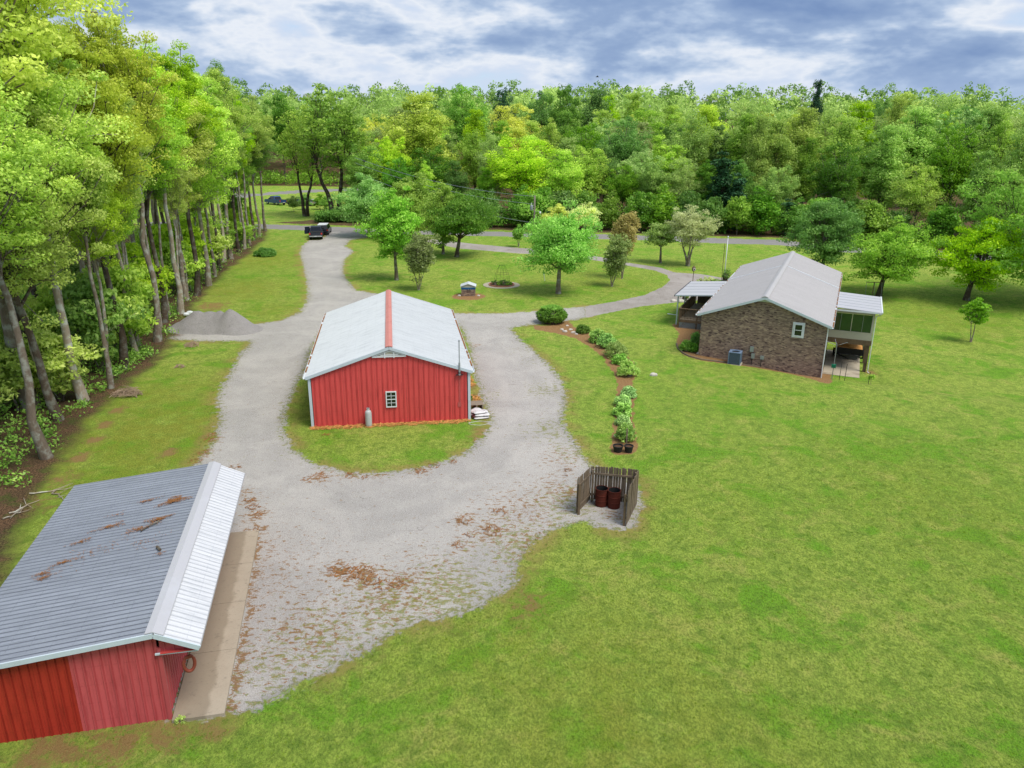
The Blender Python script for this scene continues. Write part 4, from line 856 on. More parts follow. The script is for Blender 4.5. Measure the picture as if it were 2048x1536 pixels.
# ------------------------------------------------------------------ things round the barn
def LB(a, b, z=0): return local(BX, BY, BT, a, b, z)
t_ = thing('propane_tank', 'upright pale grey propane cylinder against the red gable wall', 'tank', LB(-1.35, -.32, 0), -BT)
MB().lathe([(0, .03), (.16, .03), (.185, .10), (.19, .2), (.19, .86), (.17, .95), (.12, 1.01), (.06, 1.035), (0, 1.04)], 20).build('cylinder', M_TANK, t_, smooth=True)
MB().lathe([(.15, 0), (.16, 0), (.16, .08), (.15, .08)], 16).build('foot_ring', M_DARK, t_)
MB().lathe([(.085, 1.02), (.09, 1.02), (.09, 1.15), (.085, 1.15), (.085, 1.02)], 14).build('collar', M_TANK, t_); MB().lathe([(0, 1.03), (.03, 1.03), (.025, 1.1), (.04, 1.11), (.04, 1.14), (0, 1.14)], 10).tube([(0, 0, 1.08), (.14, .0, 1.07), (.16, .2, 1.0)], .01, 6).build('valve', M_DARK, t_)

def bag(name, label, P, rz, L, Wd, H, seed, tilt=0.0, mat=None, cat='bag', group=None):
    rg = np.random.default_rng(seed); nx_, ny_ = 14, 10; V = []; F = []
    for s in (1, -1):
        for i in range(nx_+1):
            for j in range(ny_+1):
                u, v = i/nx_*2-1, j/ny_*2-1; e = max(0, (1-abs(u)**3.2))*max(0, (1-abs(v)**2.6))
                z = s*H/2*e**.45 + .012*math.sin(9*u+seed)*math.sin(7*v+seed*2)*e; V.append((u*L/2*(1-.06*v*v), v*Wd/2*(1-.08*u*u), z+H/2))
    n1_ = (nx_+1)*(ny_+1)
    for s in (0, 1):
        for i in range(nx_):
            for j in range(ny_):
                a = s*n1_+i*(ny_+1)+j; q = (a, a+ny_+1, a+ny_+2, a+1); F.append(q if s == 0 else q[::-1])
    m = MB(); m.v, m.f = V, F; o = m.build(name, mat or M_BAG, smooth=True); o.location = P; o.rotation_euler = (tilt, 0, rz); tag(o, label, cat, group); return o
gb = 'bags stacked beside the barn corner'
bag('mulch_bag', 'white mulch bag at the bottom of the stack by the barn corner', LB(5.28, .12), -BT+.15, .95, .55, .17, 1, group=gb)
bag('mulch_bag', 'white mulch bag in the middle of the stack by the barn corner', LB(5.33, .14, .16), -BT+.05, .92, .52, .17, 2, group=gb)
bag('mulch_bag', 'white and maroon bag on top of the stack by the barn corner', LB(5.25, .20, .32), -BT+.22, .9, .5, .15, 3, group=gb)
bag('mulch_bag', 'crumpled white bag between the bag stack and the barn wall', LB(4.98, .75, .0), -BT+1.2, .9, .5, .2, 4, .12, group=gb)
bag('mulch_bag', 'white bag lying behind the stack on another bag by the barn', LB(5.0, .80, .19), -BT+.9, .85, .5, .16, 5, group=gb)
bag('feed_bag', 'maroon printed bag squeezed between barn wall and white bags', LB(4.93, .22, .0), -BT+1.4, .6, .35, .3, 6, .2, mat=M_MAROON, group=gb)
pl = MB()
for i in range(5): pl.box(0, .9, .0+i*.2, .18+i*.2, .30, .325)
pl = thing('wood_pallet', 'tan wooden board stack behind the white bags beside the barn', 'pallet', LB(4.75, 1.55), -BT)
dk = MB().box(0, .85, 0, .17, .0, .022).mesh('deck_board'); dk.materials.append(M_DECK)
for i in range(4): put_mesh('deck_board', dk, pl, loc=(0, i*.2, .32))
for i in range(3): MB().box(i*.38, i*.38+.09, 0, .77, 0, .32).build('stringer', M_DECK, pl)
sh_ = tag(MB().tube([tuple(LB(5.1+.62*math.cos(a)*(1+.1*math.sin(3*a)), -.72+.30*math.sin(a), .02+.01*math.sin(5*a))) for a in np.linspace(0, 6.0, 40)], .014, 6).build('garden_hose', M_BAG), 'pale looped hose lying on straw before the barn corner', 'hose')

def strewn(name, label, spots, n, mat, ln=.22, w=.012, hz_=.05, cat='litter', kind='stuff', seed=3, on=None):
    """loose needles or twigs as slim slivers lying on the ground"""
    r_ = np.random.default_rng(seed); V, F = [], []
    for (x, y, r) in spots:
        k = int(n*r*r)
        for _ in range(k):
            a = r_.random()*6.283; d = r*math.sqrt(r_.random()); px, py = x+d*math.cos(a), y+d*math.sin(a)
            z = float(height(px, py)) if on is None else on(px, py)
            t = r_.random()*3.14; l = ln*(.5+r_.random()); zz_ = z+hz_*r_.random()*(1-d/r*.7)+.012; dx, dy = math.cos(t)*l/2, math.sin(t)*l/2; nx_, ny_ = -math.sin(t)*w, math.cos(t)*w; tz = (r_.random()-.5)*hz_
            i = len(V); V += [(px-dx-nx_, py-dy-ny_, zz_-tz), (px+dx-nx_, py+dy-ny_, zz_+tz), (px+dx+nx_, py+dy+ny_, zz_+tz+.008), (px-dx+nx_, py-dy+ny_, zz_-tz+.008)]; F.append((i, i+1, i+2, i+3))
    m = MB(); m.v, m.f = V, F; o = m.build(name, mat); tag(o, label, cat, kind=kind); return o
sp_ = []
for i in range(15): p = LB(-4.4+i*.62, -.15-.1*(i % 2)); sp_.append((p.x, p.y, .33))
for b, r in ((.5, .3), (2.6, .5), (3.2, .55), (3.8, .5), (6.5, .5), (7.4, .5), (8.2, .45), (9, .4)): p = LB(4.95+r*.3, b); sp_.append((p.x, p.y, r))
strewn('pine_straw', 'tan pine straw scattered along the base of the barn walls', sp_, 900, M_STRAW, hz_=.09)
sp_ = []
for px, py, r in ((680, 1140, .5), (700, 1148, .55), (725, 1145, .5), (745, 1160, .4), (800, 1165, .4), (765, 1170, .35), (930, 1040, .4), (985, 1062, .45), (940, 1070, .3), (917, 1092, .25), (1000, 1022, .35), (505, 1015, .35), (515, 1030, .3), (512, 1060, .3), (500, 1000, .3), (470, 935, .3),
                  (700, 950, .35), (735, 955, .3), (640, 952, .45), (618, 958, .35), (420, 880, .35), (425, 870, .3), (404, 905, .3), (392, 922, .35), (840, 942, .4), (870, 930, .4), (905, 925, .3), (1136, 940, .25), (1132, 950, .2), (650, 870, .3)):
    p = ground_ray(px, py); sp_.append((p.x, p.y, r))
strewn('needle_litter', 'rusty pine needle drifts lying on the pale gravel', sp_, 210, M_DEADN, ln=.15, hz_=.025, seed=8)

# ------------------------------------------------------------------ trash fence and burn barrels
FB = dict(L=ground_ray(1181, 1000), R=ground_ray(1272, 1008), FL=ground_ray(1153, 1029), FR=ground_ray(1250, 1053))
fence = thing('privacy_fence', 'weathered three-sided board screen around two rusty drums', 'fence', (0, 0, 0))
fl_ = {k: Vector((v.x, v.y, 0)) for k, v in FB.items()}
r_ = random.Random(4)
def fence_run(A, B, n, h, inner, posts=True):
    d = (B-A); L = d.length; d.normalize(); nrm = Vector((-d.y, d.x, 0)); nrm = nrm if nrm.dot(inner-A) > 0 else -nrm
    w = L/n; q = [MB().extrude([(-w/2+.006, .0), (w/2-.006, .0), (w/2-.006, hh_-.03), (w/2-.03, hh_), (-w/2+.03, hh_), (-w/2+.006, hh_-.03)], -.011, .011).mesh('picket') for hh_ in (h-.015, h, h+.012)]
    for m in q: m.materials.append(M_WOODG)
    for i in range(n):
        p = A+d*(w*(i+.5)) - nrm*(.03+.004*(i % 2)); o = put_mesh('picket', r_.choice(q), fence); o.location = (p.x, p.y, .03+r_.uniform(-.012, .012)); o.rotation_euler = (r_.uniform(-.015, .015), r_.uniform(-.015, .015), math.atan2(d.y, d.x)+r_.uniform(-.03, .03))
    for z in (.32, 1.38):
        MB().beam(A+nrm*.01+Vector((0, 0, z)), B+nrm*.01+Vector((0, 0, z+r_.uniform(-.03, .03))), .04, .09).build('rail', M_WOODG, fence)
cin = (fl_['L']+fl_['R']+fl_['FL']+fl_['FR'])/4
fence_run(fl_['L'], fl_['R'], 17, 1.72, cin); fence_run(fl_['FL'], fl_['L'], 13, 1.72, cin); fence_run(fl_['R'], fl_['FR'], 13, 1.72, cin)
for k, v in fl_.items():
    q = v+(cin-v).normalized()*.10
    MB().box(q.x-.05, q.x+.05, q.y-.05, q.y+.05, -.3, 1.62 if k in ('L', 'R') else 1.52).build('fence_post', M_WOODD if k in ('FL', 'FR') else M_WOODG, fence)
def drum(P, label):
    o = thing('burn_barrel', label, 'barrel', P, group='rusty drums inside the board screen'); r = .29; h = .86
    pr = [(0, .03), (r-.02, .03), (r-.02, h-.02), (r, h), (r+.012, h-.01), (r+.012, h-.03), (r, h-.05)]
    z = h-.05
    outer = [(r, .58), (r+.014, .57), (r+.014, .55), (r, .54), (r, .31), (r+.014, .30), (r+.014, .28), (r, .27), (r, .03), (r-.01, 0)]
    MB().lathe([(r-.015, h), (r+.012, h), (r+.012, h-.03), (r, h-.04)]+outer, 28).build('drum_shell', M_RUST, o, smooth=False)
    MB().lathe([(r-.015, h), (r-.015, .2), (0, .2)], 28).build('drum_inside', M_BLACK, o); return o
drum(ground_ray(1203, 1012)+Vector((0, .12, 0)), 'rusty open-topped steel drum, the left one inside the board screen')
drum(ground_ray(1228, 1016)+Vector((0, .12, 0)), 'rusty open-topped steel drum, the right one inside the board screen')
tag(MB().tube([tuple(ground_ray(1213, 1016)+Vector((0, -.3, .02))), tuple(ground_ray(1232, 1020)+Vector((0, -.25, .03)))], .02, 6).build('stick', M_TWIG), 'short pale stick lying before the rusty drums', 'stick')

# ------------------------------------------------------------------ planted bed
def pot(P, label, r=.24, h=.42):
    o = thing('planter_pot', label, 'pot', P, group='black nursery pots at the end of the shrub bed')
    MB().lathe([(0, .01), (r*.78, .01), (r, h-.05), (r+.02, h-.05), (r+.02, h), (r-.02, h), (r-.03, h-.07)], 20).build('pot', M_BLACK, o)
    MB().lathe([(0, h-.05), (r*.5, h-.045), (r-.02, h-.075)], 16).build('soil', M_SOIL, o); return o
p1 = ground_ray(1235.5, 903); p2 = ground_ray(1257, 904)
pot(p1, 'black nursery pot of soil, the wider one left of the stake', .27, .36); pot(p2, 'black nursery pot of soil, the one right beside the stake', .24, .38)
ps = ground_ray(1252.5, 893); tag(MB().box(ps.x-.035, ps.x+.035, ps.y-.035, ps.y+.035, -.2, 1.05).build('wooden_stake', M_WOODG), 'grey wooden stake standing behind the black pots', 'stake')
gs = 'shrubs in the curved straw bed'
SHR = [(1166, 671, 26, 20, L_DARK, 'small deep green shrub nearest the big clipped bush'), (1196, 690, 34, 34, L_HEDGE, 'leafy shrub heading the upper cluster, behind the others'), (1215, 700, 38, 36, L_HEDGE, 'rounded grey-green shrub, second in the upper cluster'),
       (1232, 719, 44, 40, L_PALE, 'largest pale shrub in the middle of the upper cluster'), (1240, 733, 28, 26, L_HEDGE, 'small shrub tucked between two large pale shrubs'), (1257, 757, 40, 44, L_PALE, 'yellow-tinged shrub ending the upper cluster'),
       (1258, 800, 28, 26, L_HEDGE, 'rearmost shrub of the lower cluster past the gap'), (1246, 818, 30, 30, L_HEDGE, 'second shrub of the lower cluster, pale green'), (1247, 838, 32, 34, L_HEDGE, 'third shrub of the lower cluster, slightly taller'),
       (1247, 856, 26, 22, L_HEDGE, 'low shrub just before the stake and pots'), (1251, 888, 34, 44, L_MID, 'bright green shrub right behind the black pots')]
for i, (px, py, w, h, mt, lb) in enumerate(SHR):
    P = ground_ray(px, py-4); P.y += .25; s = mpp(P); rx = w*s/2*1.14; m = bush_mesh('shrub_leaves', 60+i, rx, rx*1.05, h*s*.72, mt, 2600, .10, .16)
    o = thing('garden_shrub', lb, 'shrub', P, group=gs); put_mesh('foliage', m, o); MB().lathe([(rx*.4, -.05), (rx*.5, h*s*.2), (rx*.3, h*s*.38), (0, h*s*.45)], 10).build('inner_twigs', M_BARKD, o)
P = ground_ray(1104, 650); P.y += .9; s = mpp(P); rx = 32*s
o = thing('clipped_bush', 'big dense clipped round bush where the drive meets the gravel', 'bush', P); put_mesh('foliage', bush_mesh('clipped', 88, rx*.97, rx*.9, .70, L_DARK, 16000, .08, .13, clipped=True), o)
MB().lathe([(rx*.5, -.05), (rx*.62, .4), (rx*.62, .9), (rx*.4, 1.1), (0, 1.2)], 20).build('inner_twigs', M_BARKD, o)
put_mesh('top_growth', bush_mesh('clip_top', 89, rx*.75, rx*.7, .14, L_HEDGE, 3000, .06, .08), o, loc=(0, 0, 1.36))
for i, (px, py, w, h) in enumerate([(1372, 701, 26, 26), (1386, 703, 24, 22), (1393, 686, 26, 26)]):
    P = ground_ray(px, py); s = mpp(P); o = thing('foundation_shrub', ('dark green glossy shrub, leftmost at the brick house corner', 'dark green glossy shrub in front, touching the brick wall corner', 'dark green glossy shrub below the lattice by the brick wall')[i], 'shrub', P, group='dark shrubs at the brick corner')
    put_mesh('foliage', bush_mesh('found_leaves', 95+i, w*s/2, w*s/2, h*s*.75, L_TEAL if i else L_MID, 1900, .11, .17), o); MB().lathe([(w*s*.3, -.05), (w*s*.3, h*s*.3), (0, h*s*.5)], 8).build('inner_twigs', M_BARKD, o)
def rock(px, py, r, label, seed, mat=None, group=None, lift=0):
    rg = np.random.default_rng(seed); P = ground_ray(px, py); mb = MB(); pr = []
    n = 9
    for k, (rr__, z) in enumerate(((.95, -.1), (1, .25), (.8, .55), (.35, .68))):
        for j in range(n): a = 6.283*j/n; q = r*rr__*(1+.22*math.sin(j*2.1+seed)+.1*rg.random()); mb.v.append((q*math.cos(a), q*.75*math.sin(a), z*r*(1+.2*rg.random())))
    for k in range(3):
        for j in range(n): a = k*n+j; b = k*n+(j+1) % n; mb.f.append((a, b, b+n, a+n))
    mb.f.append(tuple(3*n+j for j in range(n))); o = mb.build('rock', mat or M_STONE); o.location = P+Vector((0, 0, lift)); return tag(o, label, 'rock', group)
rock(1307, 751, .26, 'flat pale rock alone in the lawn right of the shrub bed', 3)
gr_ = 'edging stones by the clipped bush'
for i, (px, py) in enumerate([(1134, 652), (1141, 660), (1147, 666), (1153, 669), (1124, 660), (1130, 664)]):
    rock(px, py, .13+.04*(i % 3), ('pale stone closest to the clipped bush edge', 'pale stone second from the bush toward the straw bed', 'pale stone mid-way along the short stone row', 'pale stone at the straw bed end of the row', 'pale stone in front of the clipped bush foot', 'small pale stone before the bush, nearest the lawn')[i], 20+i, group=gr_)
rock(1233, 872, .16, 'small white stone on the left of the lower shrub bed', 41)
MB_e = MB().tube([tuple(ground_ray(*p)+Vector((0, 0, .04))) for p in [(1353, 688), (1356, 698), (1366, 707), (1378, 713), (1402, 719.5), (1446, 725), (1520, 735)]], .07, 6)
tag(MB_e.build('bed_edging', M_WOODG), 'curved grey edging round the straw bed at the brick house', 'edging')

# ------------------------------------------------------------------ house side things
def LH_(a, b): q = local(HX, HY, HT, a, b); q.z = float(height(q.x, q.y)); return q
P = LH_(-1.62, -.75)
ac = thing('air_conditioner', 'blue-grey louvred air conditioner unit before the brick gable', 'air conditioner', P, -HT)
MB().box(-.52, .52, -.5, .5, -.15, .05).build('pad', M_CONCR, ac)
MB().box(-.40, .40, -.40, .40, .06, .92).build('coil', M_DARK, ac)
for x in (-.42, .42):
    for y in (-.42, .42): MB().box(x-.03, x+.03, y-.03, y+.03, .05, .95).build('corner_post', M_AC, ac)
lm_ = MB().box(-.40, .40, -.012, .012, 0, .022).mesh('louvre'); lm_.materials.append(M_AC)
vm = MB().box(-.008, .008, -.012, .012, 0, .85).mesh('grille_bar'); vm.materials.append(M_AC)
for r in range(4):
    a = r*math.pi/2
    for i in range(17):
        M = Matrix.Rotation(a, 4, 'Z') @ Matrix.Translation((-.36+i*.045, -.425, .07)); put_mesh('grille_bar', vm, ac, M)
MB().lathe([(.30, .93), (.45, .93), (.45, .99), (.36, 1.0), (.30, .97), (.30, .93)], 24).build('fan_rim', M_AC, ac); MB().box(-.45, .45, -.45, -.3, .945, .975).box(-.45, .45, .3, .45, .945, .975).box(-.45, -.3, -.3, .3, .945, .975).box(.3, .45, -.3, .3, .945, .975).build('top_plate', M_AC, ac)
MB().lathe([(0, .9), (.32, .9)], 16).build('fan_guard', M_BLACK, ac)
for nm, a, z0, z1, w in (('meter_box', -.55, .75, 1.15, .26), ('meter_box', -.42, .25, .62, .24), ('meter_box', .25, .35, .62, .26)):
    o = MB().box(-w/2, w/2, -.12, 0, 0, z1-z0).build(nm, M_STEEL, house); o.location = (a, -.01, z0+(0 if a < 0 else -.1))
MB().tube([(-.48, -.05, .25), (-.48, -.05, -.3)], .025, 6).tube([(.2, -.05, .3), (.2, -.05, -.4)], .025, 6).build('meter_pipe', M_DARK, house)
# under the porch: trailer, clothes pole, tools
def LZ(a, b, z): return local(HX, HY, HT, a, b, z)
tr = thing('utility_trailer', 'black trailer heaped with tan straw parked under the porch', 'trailer', LZ(6.35, 12.3, gz+.05), -HT)
MB().box(-1.15, 1.05, -1.1, 1.2, .45, .55).build('bed', M_DARK, tr)
for a in ((-1.15, -1.1), (1.0, -1.1)): MB().box(a[0], a[0]+.05, -1.1, 1.2, .5, 1.0).build('side_board', M_BLACK, tr)
for y in (-1.1, 1.15): MB().box(-1.1, 1.0, y, y+.05, .5, 1.0).build('end_board', M_BLACK, tr)
for x in (-1.25, 1.15): o = MB().lathe([(0, -.09), (.3, -.09), (.33, -.05), (.33, .05), (.3, .09), (0, .09)], 18).build('wheel', M_TIRE, tr); o.location = (x, 0, .33); o.rotation_euler = (0, math.pi/2, 0)
hm = MB(); n = 12
for i in range(n+1):
    for j in range(n+1):
        u, v = i/n*2-1, j/n*2-1; hm.v.append((u*1.05-.05, v*1.1+.05, .92+.32*(1-u*u)*(1-v*v)+.05*math.sin(7*u+3*v)*math.cos(5*v)))
for i in range(n):
    for j in range(n): a = i*(n+1)+j; hm.f.append((a, a+n+1, a+n+2, a+1))
hm.build('straw_load', M_STRAW, tr, smooth=True)
MB().beam((-1.1, -1.1, .5), (-.05, -2.3, .4), .07).beam((1.0, -1.1, .5), (-.05, -2.3, .4), .07).build('tongue', M_DARK, tr)
cpz = thing('clothes_pole', 'thin pale pole with spread arms beside the downspout', 'pole', LZ(5.25, 2.9, float(height(*LZ(5.25, 2.9, 0)[:2]))), -HT)
MB().tube([(0, 0, -.2), (0, 0, 2.9)], .03, 8).build('post', M_STEEL, cpz)
for a in (.2, 1.8, 3.4, 5.0): MB().tube([(0, 0, 2.75), (.75*math.cos(a), .75*math.sin(a), 3.05)], .018, 6).build('arm', M_STEEL, cpz)
MB().box(-.16, .16, -.1, .1, 1.0, 1.25).build('basket', M_GREENP, cpz)
for i, (a, b, h, lb) in enumerate([(5.75, 1.4, 1.5, 'thin dark stake nearest the house downspout'), (6.1, .4, 1.3, 'thin dark stake in straw left of the terrace slab'), (7.6, -1.6, .9, 'short grey stake alone in the grass below the terrace')]):
    q = LH_(a, b); tag(MB().tube([tuple(q+Vector((0, 0, -.2))), tuple(q+Vector((.04, .02, h)))], .018, 6).build('garden_stake', M_DARK), lb, 'stake')
q = LH_(7.75, -1.55); o = thing('young_sapling', 'tiny leafy sapling tied beside the short stake below the terrace', 'sapling', q); put_mesh('foliage', bush_mesh('sap', 120, .2, .2, .5, L_PALE, 120, .08, .1), o, loc=(0, 0, .3)); MB().tube([(0, 0, -.1), (.02, 0, .8)], .012, 5).build('stem', M_TWIG, o)

# bird house on pole, flag pole, rock garden beyond the deck roof
q = ground_ray(1384, 582); bhz = thing('birdhouse_pole', 'brown round birdhouse with pale entry on a pole beyond the deck roof', 'birdhouse', q)
MB().tube([(0, 0, -.2), (0, 0, 2.2)], .035, 8).build('pole', M_WOODD, bhz); MB().lathe([(0, 2.15), (.17, 2.2), (.22, 2.38), (.19, 2.55), (.1, 2.68), (0, 2.75)], 12).build('house_body', M_WOODD, bhz, smooth=True); MB().lathe([(.08, -.01), (.15, 0), (.08, .01)], 12).build('entry_ring', M_STONE, bhz, mw=Matrix.Translation((0, -.25, 2.4)) @ Matrix.Rotation(math.pi/2, 4, 'X'))
q = ground_ray(1447.5, 566); ft = top_z(1452.5, 475, q.y); fp = thing('flag_pole', 'tall thin white pole rising behind the brick house', 'flagpole', q)
MB().tube([(0, 0, -.2), (0, 0, ft-q.z)], [.06, .035], 8).build('shaft', M_WHITE, fp, smooth=True); MB().lathe([(0, 0), (.08, .04), (.08, .12), (0, .18)], 10, (0, 0, ft-q.z)).build('finial', M_WHITE, fp)
q = ground_ray(1443, 560); tag(MB().tube([tuple(q+Vector((0, 0, -.2))), tuple(q+Vector((0, 0, 4.2)))], .03, 6).build('trellis_post', M_WOODD), 'thin dark vine post standing left of the white pole', 'post')
q = ground_ray(1449, 570); o = thing('vine_shrub', 'dark green upright shrub at the foot of the white pole', 'shrub', q); put_mesh('foliage', bush_mesh('vine', 131, .6, .6, 1.8, L_DARK, 500, .14, .2), o); MB().lathe([(.3, -.05), (.3, 1.0), (0, 1.4)], 8).build('inner_twigs', M_BARKD, o)
for i, (px, py, w) in enumerate([(1402, 565, 20), (1418, 562, 26), (1432, 566, 24)]):
    P = ground_ray(px, py+4); o = thing('flower_shrub', ('cream flowering low shrub left above the deck roof', 'cream flowering low shrub, middle one above the deck roof', 'pale leafy low shrub right above the deck roof')[i], 'shrub', P, group='flowering shrubs above the deck roof')
    put_mesh('foliage', bush_mesh('flw', 140+i, w*mpp(P)/2, .7, .7, L_CREAM if i < 2 else L_PALE, 400, .13, .18), o); MB().lathe([(.4, -.05), (.35, .3), (0, .5)], 8).build('inner_twigs', M_BARKD, o)
rock(1347, 603, .3, 'pale boulder left of the deck roof post', 51); rock(1362, 604, .35, 'white boulder below the deck roof by the drive', 52); rock(1398, 708, .2, 'white stone against the brick corner in straw', 53)
q = ground_ray(1369, 601); o = thing('porch_plant', 'leafy plant beneath the deck roof corner', 'plant', q); put_mesh('foliage', bush_mesh('pp', 150, .6, .6, .9, L_OLIVE, 300, .13, .2), o); MB().lathe([(.25, -.05), (.25, .5), (0, .7)], 8).build('inner_twigs', M_BARKD, o)
p = ground_ray(1335, 628); p2 = ground_ray(1356, 631); tag(MB().tube([tuple(p+Vector((0, 0, .03))), tuple(p2+Vector((0, 0, .03)))], .04, 6).build('drain_pipe', M_WHITE), 'short white pipe lying in the grass left of the deck', 'pipe')
# swing / arbour frame behind the porch
q = ground_ray(1743, 597); sw = thing('swing_frame', 'thin metal clothesline frame on the lawn behind the porch roof', 'frame', q)
s = mpp(q); MB().tube([(0, 0, -.2), (.05, 0, 1.9)], .05, 8).tube([(-.9, 0, 1.9), (1.0, 0, 1.88)], .04, 8).build('cross_post', M_WOODD, sw)
for x in (-.85, .15, .95): MB().tube([(x, .05, 1.9), (x+.12, .0, -.05)], .02, 6).build('side_tube', M_STEEL, sw)
MB().box(-.75, 1.15, -.2, .25, .05, .14).build('base_board', M_AC, sw)

# ------------------------------------------------------------------ well house and round bed
wh = thing('well_house', 'tiny brick well house with white roof and blue band on the lawn', 'well house', ground_ray(937, 590), .02)
MB().box(-.72, .72, -.6, .6, -.1, .72).build('brick_base', M_BRICK, wh)
MB().box(-.74, .74, -.62, .62, .72, .93).build('blue_band', M_BLUEP, wh); MB().box(-.77, .77, -.65, .65, .93, .99).build('top_plate', M_BLUEW, wh)
for s_ in (-1, 1): MB().extrude([(0, 1.28), (s_*.82, 1.0), (s_*.82, 1.04), (0, 1.32)], -.72, .68).build('roof_panel', M_ROOFW, wh)
MB().extrude([(-.72, .99), (.72, .99), (0, 1.27)], -.64, -.60).build('gable_panel', M_CREAM, wh); MB().box(.04, .08, -.66, -.62, .62, .80).box(.24, .28, -.66, -.62, .62, .80).build('latch', M_STEEL, wh)
rock(919, 592, .18, 'pale rock by the left side of the well house', 61); rock(957, 592, .16, 'grey rock by the right side of the well house', 62)
PBd = ground_ray(1003, 570)
bed = thing('round_bed', 'round brick-edged flower bed with paved ring on the lawn', 'flower bed', PBd)
MB().lathe([(1.45, -.05), (2.05, -.05), (2.05, .025), (1.45, .03)], 40).build('paved_ring', M_CONCR, bed); MB().lathe([(0, .09), (1.3, .06)], 24).build('bed_soil', M_SOIL, bed)
bk = MB().box(-.10, .10, -.055, .055, 0, .13).mesh('brick'); bk.materials.append(mat_plain('edging_brick', C(176, 120, 96, .8), .9, .25, 5, .3))
for i in range(42):
    a = 6.283*i/42; put_mesh('brick', bk, bed, Matrix.Translation((1.38*math.cos(a), 1.38*math.sin(a), 0)) @ Matrix.Rotation(a+math.pi/2, 4, 'Z'))
gp = 'plants in the round bed'
for i, (x, y, r, h) in enumerate([(-.75, -.1, .42, .5), (-.25, -.35, .38, .35), (.3, -.1, .5, .5), (.75, -.2, .45, .45), (.1, .5, .5, .4)]):
    o = thing('bed_plant', ('leafy plant at the left of the round bed', 'low plant at the front left of the round bed', 'leafy plant in the middle of the round bed', 'bushy plant at the right of the round bed', 'leafy plant at the back of the round bed')[i], 'plant', PBd+Vector((x, y, .05)), group=gp); put_mesh('foliage', bush_mesh('bp', 160+i, r, r, h, L_MID if i % 2 else L_DARK, 260, .10, .12), o); MB().lathe([(r*.5, -.02), (r*.5, h*.4), (0, h*.6)], 8).build('inner_twigs', M_BARKD, o)
tl = thing('garden_trellis', 'thin wire obelisk trellis standing in the round bed', 'trellis', PBd+Vector((.05, .1, .05)))
for i in range(6):
    a = 6.283*i/6+.3; MB().tube([(1.0*math.cos(a), .8*math.sin(a), 0), (.75*math.cos(a), .6*math.sin(a), 1.2), (.3*math.cos(a), .25*math.sin(a), 2.15)], .011, 5).build('wire_leg', M_DARK, tl)
for r, z in ((.86, .6), (.75, 1.2), (.3, 2.15)): MB().tube([(r*math.cos(a), r*.8*math.sin(a), z) for a in np.linspace(0, 6.283, 17)], .009, 5).build('wire_hoop', M_DARK, tl)
o = tag(MB().tube([tuple(ground_ray(1090, 562)+Vector((0, 0, -.1))), tuple(ground_ray(1087, 562)+Vector((0, 0, .95)))], .03, 6).build('white_stake', M_WHITE), 'thin white stake left of the big bright tree', 'stake')

# ------------------------------------------------------------------ utility pole, lamp, wires
q = ground_ray(1068, 466); q.z = float(height(q.x, q.y)); th_ = top_z(1071, 391, q.y)-q.z
up_ = thing('utility_pole', 'grey wooden utility pole with transformer and yard lamp', 'utility pole', q)
MB().tube([(0, 0, -.4), (.03, 0, th_)], [.19, .14], 10).build('shaft', M_POLE, up_, smooth=True)
o = MB().lathe([(0, 0), (.24, 0), (.26, .05), (.26, .8), (.22, .86), (0, .9)], 14).build('transformer', M_STEEL, up_, smooth=True); o.location = (-.48, -.15, th_-2.4)
MB().box(-.3, 0, -.16, -.1, th_-2.2, th_-2.1).box(-.3, 0, -.16, -.1, th_-1.8, th_-1.7).build('bracket', M_DARK, up_); MB().lathe([(0, 0), (.05, 0), (.07, .1), (.04, .2), (.06, .3), (0, .34)], 10).build('insulator', M_WHITE, up_, loc=(-.5, -.15, th_-1.5))
MB().tube([(0, -.1, th_-2.7), (.5, -.3, th_-2.5), (.85, -.4, th_-2.55)], .03, 6).build('lamp_arm', M_STEEL, up_); MB().lathe([(0, -.32), (.12, -.3), (.19, -.1), (.12, .08), (0, .12)], 12).build('lamp_head', M_WHITE, up_, smooth=True, loc=(.95, -.42, th_-2.65))
A = Vector((q.x, q.y, 0))
for i, (za, ex, ey, ez, lb) in enumerate([(th_-.15, -32, 12, 11.5, 'topmost overhead wire running left from the pole'), (th_-1.4, -32, 12, 10.6, 'middle overhead wire running left from the pole'), (th_-4.5, -32, 12, 9.0, 'lowest service cable rising left from the pole')]):
    a = q+Vector((0, 0, za)); b = q+Vector((ex, ey, ez-q.z)); pts = [a+(b-a)*t+Vector((0, 0, -1.1*4*t*(1-t))) for t in np.linspace(0, 1, 14)]
    tag(MB().tube([tuple(p) for p in pts], .032, 5).build('overhead_wire', M_STEEL), lb, 'wire')

